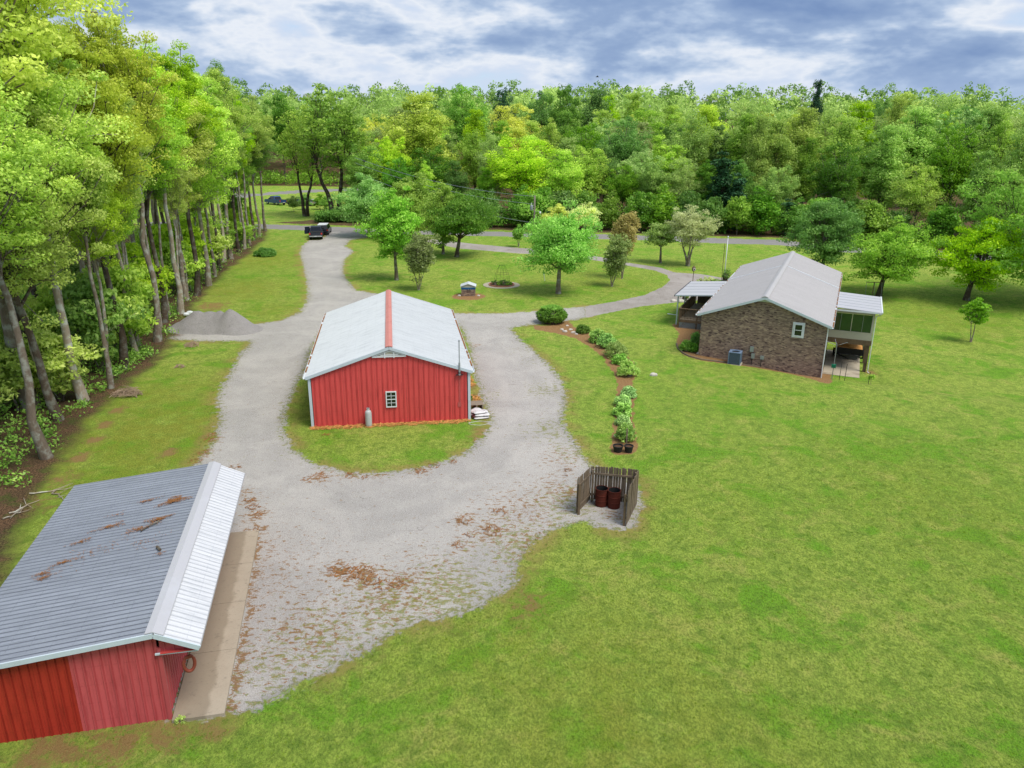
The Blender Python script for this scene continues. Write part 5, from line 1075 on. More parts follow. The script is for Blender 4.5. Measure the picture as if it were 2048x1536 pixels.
# ------------------------------------------------------------------ vehicles
def pickup(P, rz, name, label, paint, cap=False, open_door=False):
    o = thing(name, label, 'pickup truck', P, rz)       # length along +y (front), centred
    W_ = .98
    side = [(-2.85, .55), (-2.85, 1.12), (-.95, 1.16), (-.95, 1.2), (.95, 1.2), (1.15, 1.22), (2.55, 1.10), (2.85, .95), (2.9, .5), (2.4, .42), (-2.6, .42)]
    b = MB(); V = [(-W_, y, z) for y, z in side]+[(W_, y, z) for y, z in side]; n = len(side); b.v = V
    for k in range(n): a, c = k, (k+1) % n; b.f.append((a, c, c+n, a+n))
    b.f.append(tuple(range(n-1, -1, -1))); b.f.append(tuple(range(n, 2*n))); b.build('body', paint, o)
    b = MB(); cb = [(-.9, 1.2), (-.72, 1.78), (-.5, 1.86), (.55, 1.86), (.75, 1.8), (1.3, 1.22)]
    n = len(cb); b.v = [(-W_*(.97 if z < 1.3 else .80), y, z) for y, z in cb]+[(W_*(.97 if z < 1.3 else .80), y, z) for y, z in cb]
    for k in range(n): a, c = k, (k+1) % n; b.f.append((a, c, c+n, a+n))
    b.f.append(tuple(range(n-1, -1, -1))); b.f.append(tuple(range(n, 2*n))); b.build('cab', paint, o)
    MB().poly([(-.78, -.905, 1.26), (.78, -.905, 1.26), (.68, -.755, 1.74), (-.68, -.755, 1.74)]).build('rear_window', M_CARGL, o)
    MB().poly([(.80, 1.28, 1.27), (-.80, 1.28, 1.27), (-.70, .80, 1.78), (.70, .80, 1.78)]).build('windscreen', M_CARGL, o)
    for s in (-1, 1):
        MB().poly([(s*.955, -.72, 1.27), (s*.955, 1.1, 1.27), (s*.815, .68, 1.76), (s*.815, -.6, 1.78)][::s]).build('side_window', M_CARGL, o)
        MB().box(min(s*.78, s*.99), max(s*.78, s*.99), -2.89, -2.80, .85, 1.1).build('tail_lamp', M_TAIL, o); MB().box(min(s*.6, s*.9), max(s*.6, s*.9), 2.86, 2.93, .75, .92).build('headlight', M_CHROME, o)
        MB().box(min(s*.98, s*1.2), max(s*.98, s*1.2), .85, .95, 1.25, 1.42).build('wing_mirror', M_BLACK, o)
        for y in (-1.75, 1.85):
            w = MB().lathe([(0, -.12), (.2, -.12), (.38, -.12), (.41, -.06), (.41, .06), (.38, .12), (0, .12)], 20).build('wheel', M_TIRE, o); w.location = (s*.88, y, .40); w.rotation_euler = (0, math.pi/2, 0)
            r = MB().lathe([(0, .135*s), (.2, .135*s), (.22, .125*s)], 14).build('rim', M_CHROME, w)
    MB().box(-.96, .96, -3.02, -2.86, .52, .68).build('rear_bumper', M_CHROME, o); MB().box(-.96, .96, 2.9, 3.02, .5, .68).build('front_bumper', M_CHROME, o)
    MB().box(-.76, .76, -2.88, -2.85, .72, 1.1).build('tailgate', paint, o); MB().box(-.18, .18, -3.04, -3.02, .56, .66).build('number_plate', M_WHITE, o); MB().box(-.85, .85, -2.75, -1.0, 1.1, 1.172).build('bed_cover', M_BLACK, o)
    if open_door: d = MB().box(-.02, .02, 0, 1.0, .55, 1.15).box(-.015, .015, .05, .9, 1.15, 1.65).build('door', paint, o); d.location = (-.99, .95, 0); d.rotation_euler = (0, 0, 2.1)
    return o
P = ground_ray(625, 480); P.y += 2.7
pickup(P, math.radians(11.5), 'pickup_truck', 'dark grey pickup truck parked on the gravel drive with its door open', M_CARD, open_door=True)
def suv(P, rz, name, label, paint, roof, cat='car', L=4.7, H=1.7):
    o = thing(name, label, cat, P, rz); W_ = .92; h = L/2
    def slab_(prof, wlo, whi, nm, mt, zs):
        b = MB(); n = len(prof); b.v = [(-(wlo if z < zs else whi), y, z) for y, z in prof]+[((wlo if z < zs else whi), y, z) for y, z in prof]
        for k in range(n): a, c = k, (k+1) % n; b.f.append((a, c, c+n, a+n))
        b.f.append(tuple(range(n-1, -1, -1))); b.f.append(tuple(range(n, 2*n))); return b.build(nm, mt, o)
    slab_([(-h, .5), (-h, .98), (h-1.1, 1.0), (h-.1, .85), (h, .5), (h-.3, .35), (-h+.3, .35)], W_, W_, 'body', paint, 9)
    slab_([(-h+.08, .98), (-h+.35, H-.08), (h-1.9, H-.06), (h-1.1, 1.0)], W_*.96, W_*.8, 'cabin', M_CARGL, 1.2)
    slab_([(-h+.3, H-.09), (-h+.35, H), (h-2.0, H), (h-1.85, H-.08)], W_*.82, W_*.8, 'roof', roof, 1.2)
    for s in (-1, 1):
        MB().box(min(s*.7, s*.93), max(s*.7, s*.93), -h-.03, -h+.04, .75, .95).build('tail_lamp', M_TAIL, o)
        for y in (-h+.85, h-.85):
            w = MB().lathe([(0, -.1), (.3, -.1), (.34, -.06), (.34, .06), (.3, .1), (0, .1)], 18).build('wheel', M_TIRE, o); w.location = (s*.84, y, .33); w.rotation_euler = (0, math.pi/2, 0)
    return o
P = ground_ray(636, 473); P.y += 3.5; P.x += .2; suv(P, math.radians(6), 'parked_car', 'white-roofed dark car parked just beyond the grey pickup', M_CARD, M_WHITE)
P = ground_ray(552, 409); pickup(P, math.radians(52), 'pickup_truck', 'blue and rusty pickup truck parked on the far field', M_CARB)
P = ground_ray(613, 411); suv(P, math.radians(70), 'parked_car', 'old silver car standing by the far field trees', M_CARS, M_CARS, H=1.4)
P = ground_ray(594, 411); suv(P, math.radians(60), 'parked_car', 'old dark car left of the silver car in the far field', M_CARD, M_CARD, H=1.4)
P = ground_ray(648, 410); suv(P, math.radians(80), 'parked_car', 'rusty orange old car half hidden by far tree trunks', M_CARR, M_CARR, H=1.4)

# ------------------------------------------------------------------ gravel pile, brush piles, clumps
def mound(P, rx, ry, peaks, name, label, mat, cat, n=46, rough=.02, seed=1):
    rg = np.random.default_rng(seed); mb = MB(); g = rg.normal(size=(n+1, n+1))*rough
    for i in range(n+1):
        for j in range(n+1):
            u, v = i/n*2-1, j/n*2-1; x, y = u*rx, v*ry; z = -.06
            for (cx, cy, hgt, r) in peaks:
                d = math.hypot((x-cx), (y-cy)*1.15)/r; z = max(z, hgt*max(0, 1-d)**.92+.03*math.sin(x*3+y*2)*max(0, 1-d)-.05)
            mb.v.append((x, y, z+(g[i, j] if z > 0 else 0)))
    for i in range(n):
        for j in range(n):
            a = i*(n+1)+j
            if max(mb.v[a][2], mb.v[a+n+1][2], mb.v[a+n+2][2], mb.v[a+1][2]) > -.055: mb.f.append((a, a+n+1, a+n+2, a+1))
    o = mb.build(name, mat, smooth=True); o.location = P; return tag(o, label, cat)
P = ground_ray(432, 660)
mound(P, 4.8, 3.4, [(-1.8+.28*i_, .4, 1.62+.06*math.sin(i_*1.7), 2.2) for i_ in range(9)]+[(1.35, .2, 1.95, 2.1), (1.9, 0, 1.2, 2.1), (-2.6, .3, 1.0, 1.8)], 'gravel_pile', 'heap of grey gravel beside the drive at the wood edge', M_GPILE, 'gravel pile')
for i, (px, py, r) in enumerate([(373, 628, .2), (380, 625, .22), (376, 634, .2), (384, 632, .17), (370, 636, .15), (378, 640, .18)]):
    rock(px, py+6, r*1.3, ('white rock at the top left of the rock heap by the gravel pile', 'white rock topping the small heap by the gravel pile', 'white rock in the middle of the small heap', 'small white rock on the right of the heap', 'smallest white rock at the left foot of the heap', 'white rock at the near foot of the heap')[i], 70+i, group='white rock heap at the wood edge', mat=M_WHITE, lift=.22*(i < 2))
def brush(px, py, r, n, label, seed):
    rg = random.Random(seed); P = ground_ray(px, py); mb = MB()
    for _ in range(n):
        a = rg.uniform(0, 6.28); d = r*math.sqrt(rg.random())*.75; c = Vector((d*math.cos(a), d*.8*math.sin(a), .04+.55*r*rg.random()*(1-d/r))); t = rg.uniform(0, 6.28); l = rg.uniform(.3, .8)*r; e = Vector((math.cos(t)*l, math.sin(t)*l, rg.uniform(-.15, .3)))
        mb.tube([tuple(c-e*.5), tuple(c+Vector((rg.uniform(-.08, .08), rg.uniform(-.08, .08), .03))), tuple(c+e*.5)], [.018, .014, .006], 4, cap=False)
    o = mb.build('brush_pile', M_TWIG); o.location = P; return tag(o, label, 'brush pile', 'brush piles on the left grass', kind='stuff')
brush(383, 692, .75, 90, 'low pile of reddish dead twigs below the gravel pile', 1); brush(360, 735, .45, 40, 'small scatter of dead twigs on the left grass', 2); brush(256, 790, 1.1, 160, 'largest heap of dead branches at the wood edge', 3)
for i, (a, b, lb) in enumerate([((55, 990), (145, 978), 'long bare fallen branch behind the shed roof'), ((20, 1030), (80, 1000), 'forked fallen branch at the far left behind the shed'), ((105, 985), (132, 1003), 'short thick fallen branch touching the shed roof edge'), ((8, 1040), (60, 1020), 'thin fallen branch on leaf litter at the left edge')]):
    A = ground_ray(*a); B = ground_ray(*b); rg = random.Random(i); mb = MB(); pts = [A+(B-A)*t+Vector((rg.uniform(-.1, .1), rg.uniform(-.1, .1), .06)) for t in np.linspace(0, 1, 7)]
    mb.tube([tuple(p) for p in pts], [.035, .033, .03, .026, .02, .015, .008], 6)
    for k in (2, 3, 4): e = pts[k]+Vector((rg.uniform(-.8, .8), rg.uniform(-.6, .6), .12)); mb.tube([tuple(pts[k]), tuple(e)], [.016, .006], 5)
    tag(mb.build('fallen_branch', M_BARKP), lb, 'branch', 'fallen branches behind the shed')
P = ground_ray(531, 512); o = thing('juniper_clump', 'dark green sprawling clump alone on the left grass strip', 'shrub', P); put_mesh('foliage', bush_mesh('jun', 170, 1.6, 1.3, .95, L_TEAL, 5200, .15, .26), o); MB().lathe([(.8, -.05), (.7, .2), (.3, .4), (0, .45)], 10).build('inner_twigs', M_BARKD, o)
P = ground_ray(359, 1443); o = thing('weed_clump', 'bright yellow-green weed at the end of the concrete walk', 'weed', P); put_mesh('foliage', bush_mesh('weed', 171, .17, .15, .2, L_YEL, 120, .05, .06), o)
for i, (px, py, w, h) in enumerate([(927, 684, .22, .45), (938, 758, .22, .5)]):
    P = LB(4.85, 7.6 if i == 0 else 3.2); o = thing('wall_weed', ('green weed beside the far part of the barn side wall', 'dark weed against the barn wall behind the pallet')[i], 'weed', P); put_mesh('foliage', bush_mesh('ww', 175+i, w, w, h, L_BRIGHT if i == 0 else L_DARK, 160, .08, .09), o)

# litter on the shed roof
def on_roof(a, b, side=-1): return SLOC(a, b)
def SL(a, b, z): return local(SX, SY, ST, a, b, z)
def roof_z(a): return zr+.026+(a+.04)*sleft
cl_ = MB(); rg = random.Random(12)
pats = [(-1.05, 8.3, .5, .28, 700), (-1.35, 6.9, .4, .22, 380), (-1.9, 6.4, .5, .18, 200), (-2.05, 8.7, .4, .1, 120), (-3.0, 7.0, .5, .18, 220), (-3.7, 6.2, .35, .12, 120), (-3.9, 4.9, .35, .12, 160), (-4.35, 4.4, .25, .15, 120), (-4.2, 4.1, .3, .1, 110), (-1.5, 5.3, .8, .4, 60), (-2.8, 5.5, 1.0, .4, 60), (-3, 7.9, .4, .2, 40), (-.75, 4.3, .15, .1, 30), (-3.4, 5.0, .8, .8, 60)]
for a, b, ra, rb, n in pats:
    for _ in range(int(n*.8)):
        t = rg.uniform(0, 6.283); d = rg.random()**.8*(1+.5*math.sin(3*t+a*9)); x, y = a+ra*d*math.cos(t), b+rb*d*math.sin(t)+.25*ra*d*math.cos(t); l = rg.uniform(.03, .11); u = rg.uniform(0, 3.14); zz_ = roof_z(x)+.008+rg.random()*.03
        p = [SL(x+dx, y+dy, zz_+dz_) for dx, dy, dz_ in ((-math.cos(u)*l/2, -math.sin(u)*l/2, 0), (math.cos(u)*l/2, math.sin(u)*l/2, .004), (math.cos(u)*l/2+.012*math.sin(u), math.sin(u)*l/2-.012*math.cos(u), .006), (-math.cos(u)*l/2+.012*math.sin(u), -math.sin(u)*l/2-.012*math.cos(u), .002))]; cl_.poly(p)
tag(cl_.build('roof_litter', M_DEADN), 'brown leaves and needles lying in patches on the grey shed roof', 'litter', kind='stuff')
for i, (p0, p1, r, lb) in enumerate([((-1.75, 6.15), (-1.25, 6.75), .025, 'thin dark stick lying across the grey shed roof'), ((-.95, 4.75), (-.78, 4.55), .05, 'short thick mossy stick near the shed ridge')]):
    mb = MB(); pts = [SL(p0[0]+(p1[0]-p0[0])*t, p0[1]+(p1[1]-p0[1])*t+.04*math.sin(t*5), roof_z(p0[0]+(p1[0]-p0[0])*t)+.045) for t in np.linspace(0, 1, 6)]
    mb.tube([tuple(p) for p in pts], r, 6); tag(mb.build('roof_stick', M_BARKD), lb, 'stick')
P = SL(.78, 5, 0)
# small bird over the wood
P = Vector((0, 0, 0)); d = (FW*FPX+RT*(1195-1024)-UP*(154-768)).normalized(); b = thing('flying_bird', 'small dark bird flying in the sky above the wood', 'bird', Vector((0, 0, CAM_H))+d*95)
MB().tube([(-.22, 0, 0), (-.1, 0, .02), (.08, 0, .02), (.16, 0, 0)], [.01, .05, .045, .015], 8).build('body', M_DARK, b); MB().poly([(-.06, 0, .02), (.06, 0, .02), (.02, .32, .14), (-.08, .3, .13)]).build('wing', M_DARK, b); MB().poly([(.06, 0, .02), (-.06, 0, .02), (-.08, -.3, .12), (.02, -.32, .13)]).build('wing', M_DARK, b)
# ------------------------------------------------------------------ trees on the lawns
L_LAWN = mat_leaf('fresh_lawn_tree_leaf', C(62, 106, 34), C(104, 154, 58), C(150, 190, 92), gain=LG)
def lawn_tree(i, bx, by, ty, x0, x1, cy, name, label, mat, bark, style='round', Y_off=0.0, cat='tree', **kw):
    P = ground_ray(bx, by); P.y += Y_off; P.z = float(height(P.x, P.y)); s = mpp(P); H = top_z((x0+x1)/2, ty, P.y)-P.z; R = (x1-x0)/2*s; bole = max(.4, top_z(bx, cy, P.y)-P.z)
    lean = (((x0+x1)/2-bx)*s, 0); d = dict(ncl=int(70+R*R*5), nlf=100, leaf=.19, clr=max(.5, R*.26), tr=.05*R+.05, nlimb=9, lean=lean); d.update(kw)
    return make_tree(P, tree_mesh('t%d' % i, 200+i, H, bole, R, mat, bark, style, **d), name, label, cat)
lawn_tree(0, 793, 560, 372, 737, 852, 528, 'lawn_tree', 'bright green tall lawn tree with slim grey trunk left of the bronze shrub', L_LAWN, M_BARK, 'oval', ncl=170)
lawn_tree(1, 838, 580, 463, 800, 886, 566, 'crape_myrtle', 'olive-bronze vase shaped shrub tree right of the tall bright lawn tree', L_OLIVE, M_BARKP, 'vase', stems=6, tr=.05, leaf=.17, nlf=75, flat=.9, clr=.6)
lawn_tree(2, 913, 514, 388, 868, 1010, 492, 'lawn_tree', 'dark green low spreading tree with dark trunk behind the well house', L_DARK, M_BARKD, 'flat', ncl=200, clr=1.1)
lawn_tree(3, 886, 508, 370, 846, 928, 500, 'lawn_tree', 'mid green upright oval tree left of the dark spreading tree', L_PALE, M_BARK, 'oval', ncl=150)
lawn_tree(4, 738, 474, 356, 682, 800, 466, 'lawn_tree', 'rounded greyish green lawn tree beside the gravel drive junction', L_LAWN, M_BARKD, 'round', leaf=.23, ncl=190, nlf=130)
lawn_tree(5, 822, 480, 350, 768, 880, 474, 'lawn_tree', 'rounded greyish green tree right behind the bright slim lawn tree', L_PALE, M_BARKD, 'round', leaf=.23, ncl=190, nlf=130)
lawn_tree(6, 1117, 587, 416, 1042, 1202, 556, 'lawn_tree', 'large bright green spreading tree alone between well house and drive loop', L_LAWN, M_BARK, 'round', ncl=260, clr=1.0, nlimb=12, leaf=.17, nlf=110)
lawn_tree(7, 1223, 573, 468, 1202, 1268, 560, 'crape_myrtle', 'nearer olive-bronze shrub tree with many thin stems inside the drive loop', L_OLIVE, M_BARKP, 'vase', stems=6, tr=.05, leaf=.17, nlf=75, flat=.9, clr=.55)
lawn_tree(8, 1244, 557, 426, 1218, 1280, 520, 'crape_myrtle', 'farther rusty bronze shrub tree right behind the nearer bronze one', L_BRONZE, M_BARKP, 'vase', stems=6, tr=.05, leaf=.19, nlf=75, flat=.9, clr=.6)
lawn_tree(9, 1321, 526, 446, 1284, 1358, 503, 'dogwood', 'small pale yellow-green tree left of the wide grey-branched one', L_PALE, M_BARK, 'flat', nlf=45, leaf=.2, clr=.7)
lawn_tree(10, 1376, 532, 412, 1320, 1444, 500, 'dogwood', 'wide pale tree with bare grey spreading branches beyond the drive', L_CREAM, M_BARK, 'vase', nlf=60, leaf=.16, ncl=170, clr=.7, stems=3, tr=.17, nlimb=14)
lawn_tree(11, 1037, 494, 452, 1022, 1052, 482, 'crape_myrtle', 'tiny vase shaped shrub tree by the road left of the utility pole', L_MID, M_BARKP, 'vase', stems=4, tr=.04, nlf=45, clr=.5)
lawn_tree(12, 1112, 484, 408, 1080, 1146, 470, 'redbud', 'rusty gold small tree by the road beside the utility pole', L_GOLD, M_BARKD, 'round')
lawn_tree(13, 1168, 486, 407, 1128, 1204, 462, 'dogwood', 'cream blossoming small tree by the road behind the big bright tree', L_CREAM, M_BARK, 'flat', nlf=50)
lawn_tree(14, 1642, 556, 392, 1566, 1706, 540, 'lawn_tree', 'deep green ragged tree standing right behind the brick house roof', L_TEAL, M_BARKD, 'oval', ncl=230, clr=1.0, leaf=.19)
lawn_tree(15, 1757, 592, 443, 1702, 1874, 566, 'lawn_tree', 'broad mid green tree with short dark trunk beyond the porch', L_MID, M_BARKD, 'round', ncl=230, clr=1.0)
lawn_tree(16, 1932, 600, 432, 1868, 2050, 578, 'lawn_tree', 'yellow-green layered spreading tree on the right lawn slope', L_BRIGHT, M_BARKD, 'oval', ncl=260, clr=.9, leaf=.18)
lawn_tree(17, 1942, 684, 596, 1914, 1972, 652, 'young_tree', 'small young round tree with thin stems below the spreading right tree', L_MID, M_BARK, 'round', leaf=.15, nlf=45, clr=.38, tr=.06, stems=2, ncl=60)
lawn_tree(18, 2085, 604, 318, 1924, 2240, 575, 'lawn_tree', 'very large green tree reaching in at the right edge of the view', L_LAWN, M_BARKD, 'round', ncl=330, clr=1.25, leaf=.24, nlf=100, tr=.4, shell=.6)

# ------------------------------------------------------------------ prototypes for the woods
PN = []
for i, (H, bole, R, style, seed) in enumerate([(22, 11.0, 4.2, 'oval', 1), (24, 12.5, 4.0, 'round', 2), (21, 9.5, 4.5, 'round', 3), (23, 12.5, 4.0, 'vase', 4), (20, 6.0, 5.0, 'oval', 5)]):
    PN.append(tree_mesh('woodland%d' % i, 300+seed, H, bole, R, L_BRIGHT, M_BARK, style, ncl=235, nlf=200, leaf=.145, clr=.85, flat=.72, tr=.26, nlimb=10, wob=.5, shell=.35))
PF = []
for i, (H, bole, R, style, seed) in enumerate([(18, 4.0, 5.4, 'round', 1), (18, 3.5, 4.6, 'oval', 2), (18, 3.0, 3.7, 'poplar', 3), (18, 5.0, 5.6, 'vase', 4), (18, 4.0, 5.0, 'round', 5), (18, 3.0, 4.9, 'oval', 6)]):
    PF.append(tree_mesh('farwood%d' % i, 400+seed, H, bole, R, L_MID, M_BARKD, style, ncl=190, nlf=112, leaf=.225, flat=.95, clr=1.0, tr=.22, nlimb=8, wob=.3, shell=.25))
PC = tree_mesh('cedar', 420, 12, .6, 2.6, L_CEDAR, M_BARKD, 'cone', ncl=120, nlf=50, leaf=.3, clr=.8, tr=.16)
PU = [tree_mesh('under%d' % i, 430+i, 6, .5, 2.9, L_BRIGHT, M_BARK, 'round', ncl=60, nlf=75, leaf=.24, clr=.8, tr=.06, stems=3, nlimb=7, shell=.3) for i in range(3)]
PV = [tree_mesh('edge%d' % i, 440+i, 7, .3, 3.4, L_DARK, M_BARKD, 'oval', ncl=70, nlf=80, leaf=.3, flat=.8, clr=1.1, tr=.09, stems=2, nlimb=7, shell=.35) for i in range(3)]
PX = tree_mesh('sparse', 450, 24, 8, 7.0, L_MID, M_BARKD, 'vase', ncl=150, nlf=40, leaf=.36, clr=1.25, tr=.42, stems=2, nlimb=16, wob=.4)
TONE = {L_BRIGHT: 'bright green', L_MID: 'mid green', L_DARK: 'deep green', L_PALE: 'pale green', L_YEL: 'yellow-green', L_GOLD: 'golden', L_OLIVE: 'olive', L_BRONZE: 'bronze', L_CEDAR: 'blackish green', L_TEAL: 'blue-green', L_CREAM: 'creamy'}
specs = []
def spec(P, meshes, mat, sc, rz, row, group, name='woodland_tree', word='tree', bark=None, tilt=(0, 0), label=None):
    specs.append(dict(P=P, m=meshes, mat=mat, sc=sc, rz=rz, row=row, group=group, name=name, word=word, bark=bark, tilt=tilt, label=label))
def at(x, y): return Vector((x, y, float(height(x, y))))
rg = random.Random(21)
# trunks along the edge of the left wood, surveyed one by one
EDGE = [(95, 915, 0, .95, -.05, L_BRIGHT, 'lichened grey leaning trunk, nearest of the wood edge, behind the shed'), (117, 840, 4, 1.0, -.06, L_YEL, 'brownish leaning trunk, second from the near end of the wood edge'), (168, 800, 2, 1.05, -.02, L_BRIGHT, 'thick dark trunk with a low fork, third from the near end'),
        (222, 776, 3, .8, .0, L_BRIGHT, 'thin pale trunk just in front of the thicker ones, fourth along the edge'), (247, 738, 0, 1.0, .0, L_GOLD, 'straight sturdy trunk above the largest brush heap'), (274, 711, 1, .85, .02, L_BRIGHT, 'slim curved trunk between the brush heap and gravel pile'),
        (314, 683, 1, 1.0, -.03, L_GOLD, 'tall bare trunk left of the gravel pile, with golden crown'), (328, 645, 0, .98, .0, L_BRIGHT, 'straight trunk just behind the left end of the gravel pile'), (361, 627, 3, 1.0, .0, L_YEL, 'forked trunk beside the white rock heap'),
        (373, 600, 2, .95, .02, L_GOLD, 'dark trunk just past the white rock heap'), (394, 591, 1, 1.05, .0, L_BRIGHT, 'broad grey trunk beyond the gravel pile'), (417, 571, 4, 1.1, .03, L_BRIGHT, 'pale lichened double trunk past the gravel pile'), (430, 553, 1, .9, .0, L_MID, 'thin trunk, first after the pale double trunk'),
        (440, 541, 3, .95, .0, L_BRIGHT, 'thin trunk, second after the pale double trunk'), (447, 524, 1, .9, .0, L_BRIGHT, 'trunk level with the juniper clump'), (463, 518, 0, 1.05, .0, L_BRIGHT, 'thick straight trunk left of the juniper clump'), (478, 506, 3, .9, 0, L_MID, 'trunk just beyond the juniper clump'),
        (489, 498, 1, .9, 0, L_BRIGHT, 'slender trunk, second beyond the juniper clump'), (499, 490, 3, .95, 0, L_MID, 'slender trunk, third beyond the juniper clump'), (508, 481, 1, .9, .0, L_BRIGHT, 'slender trunk near the far end of the wood edge'), (518, 473, 0, .9, 0, L_MID, 'grey trunk, last but one before the road'), (531, 462, 3, .85, 0, L_BRIGHT, 'last trunk of the wood edge beside the road')]
for i, (px, py, k, s, tx, mt, lb) in enumerate(EDGE):
    P = ground_ray(px, py); thin = .55 if i in (3, 5, 12, 13, 17, 18) else 1
    spec(P, PN[k], mt, (s*(.8 if thin < 1 else 1), s*(.8 if thin < 1 else 1), s*rg.uniform(.93, 1.02)), rg.uniform(0, 6.28), 'edge', 'trees along the edge of the left wood', tilt=(rg.uniform(-.02, .02), tx), label='woodland tree: '+lb, bark=(M_BARK, M_BARKD, M_BARKP)[i % 3])
thin_ = [(140, 818), (200, 795), (232, 752), (262, 724), (292, 700), (300, 692), (338, 655), (350, 634), (380, 612), (386, 594), (404, 582), (422, 560), (434, 548), (452, 527), (456, 520), (470, 511), (494, 494), (504, 486)]
for i, (px, py) in enumerate(thin_):
    P = ground_ray(px, py); P.x -= rg.uniform(.2, 1.6); P.z = float(height(P.x, P.y)); w_ = rg.uniform(.42, .6)
    spec(P, PN[(1, 3, 0)[i % 3]], rg.choice([L_BRIGHT, L_YEL, L_MID]), (w_, w_, rg.uniform(.6, .85)), rg.uniform(0, 6.28), 'inner', 'slim trees along the edge of the left wood', tilt=(rg.uniform(-.05, .05), rg.uniform(-.05, .05)), bark=(M_BARKP, M_BARK)[i % 2], word='slim tree')
placed = [ground_ray(e[0], e[1]) for e in EDGE]
wl_ = [Vector((p[0], p[1], 0)) for p in wedge]
def along(t):
    k = min(int(t*(len(wl_)-1)), len(wl_)-2); f = t*(len(wl_)-1)-k; A, B = wl_[k], wl_[k+1]; d = (B-A).normalized(); return A+(B-A)*f, Vector((-d.y, d.x, 0))
tries = 0; inner = 0
while inner < 46 and tries < 4000:
    tries += 1; p, n = along(rg.uniform(.12, 1)); off = rg.uniform(4, 30) if inner > 14 else rg.uniform(3, 9); q = p+n*off
    if min((q-Vector((a.x, a.y, 0))).length for a in placed) < 4.2: continue
    placed.append(q); inner += 1; s = rg.uniform(.92, 1.1)
    spec(at(q.x, q.y), PN[rg.randrange(5)], rg.choice([L_BRIGHT, L_BRIGHT, L_BRIGHT, L_MID, L_YEL, L_YEL, L_GOLD, L_MID]), (s, s, s*rg.uniform(.95, 1.06)), rg.uniform(0, 6.28), 'inner', 'trees inside the left wood', tilt=(rg.uniform(-.04, .04), rg.uniform(-.04, .04)), bark=rg.choice([M_BARK, M_BARKD, M_BARKP]))
# the tall oak whose crown fills the top left corner
for (x, y, s, mt, lb) in [(-29.6, 44, 1.5, L_GOLD, 'tall golden-green oak filling the top left corner of the view'), (-35, 52, 1.28, L_YEL, 'tall yellow-green tree just right behind the corner oak'), (-31, 28.5, .95, L_BRIGHT, 'low branched bright tree at the far left edge of the view')]:
    spec(at(x, y), PN[2 if s > 1 else 4], mt, (s*1.08, s*1.08, s), rg.uniform(0, 6), 'edge', 'trees along the edge of the left wood', label=lb)
for i in range(46):
    t = (i+rg.random())/46; p, n = along(.10+t*.9); q = p+n*rg.choice([2.2, 3.2, 4.5, 6, 8, 11])*rg.uniform(.8, 1.2); s = rg.uniform(.55, 1.15)
    spec(at(q.x, q.y), PU[i % 3], rg.choice([L_BRIGHT, L_YEL, L_BRIGHT, L_MID]), (s, s, s*rg.uniform(.8, 1.25)), rg.uniform(0, 6.28), 'under', 'saplings under the left wood', name='sapling', word='sapling')

for px, py in ((588, 424), (612, 420), (640, 419), (655, 424)):
    P = ground_ray(px, py); spec(P, PU[px % 3], L_MID, (.6, .6, .55), px, 'under', 'low trees on the far field edge', name='sapling', word='sapling', label='low bushy sapling %s the old far cars' % {588: 'left in front of', 612: 'hiding part of', 640: 'right in front of', 655: 'beyond the right end of'}[px])
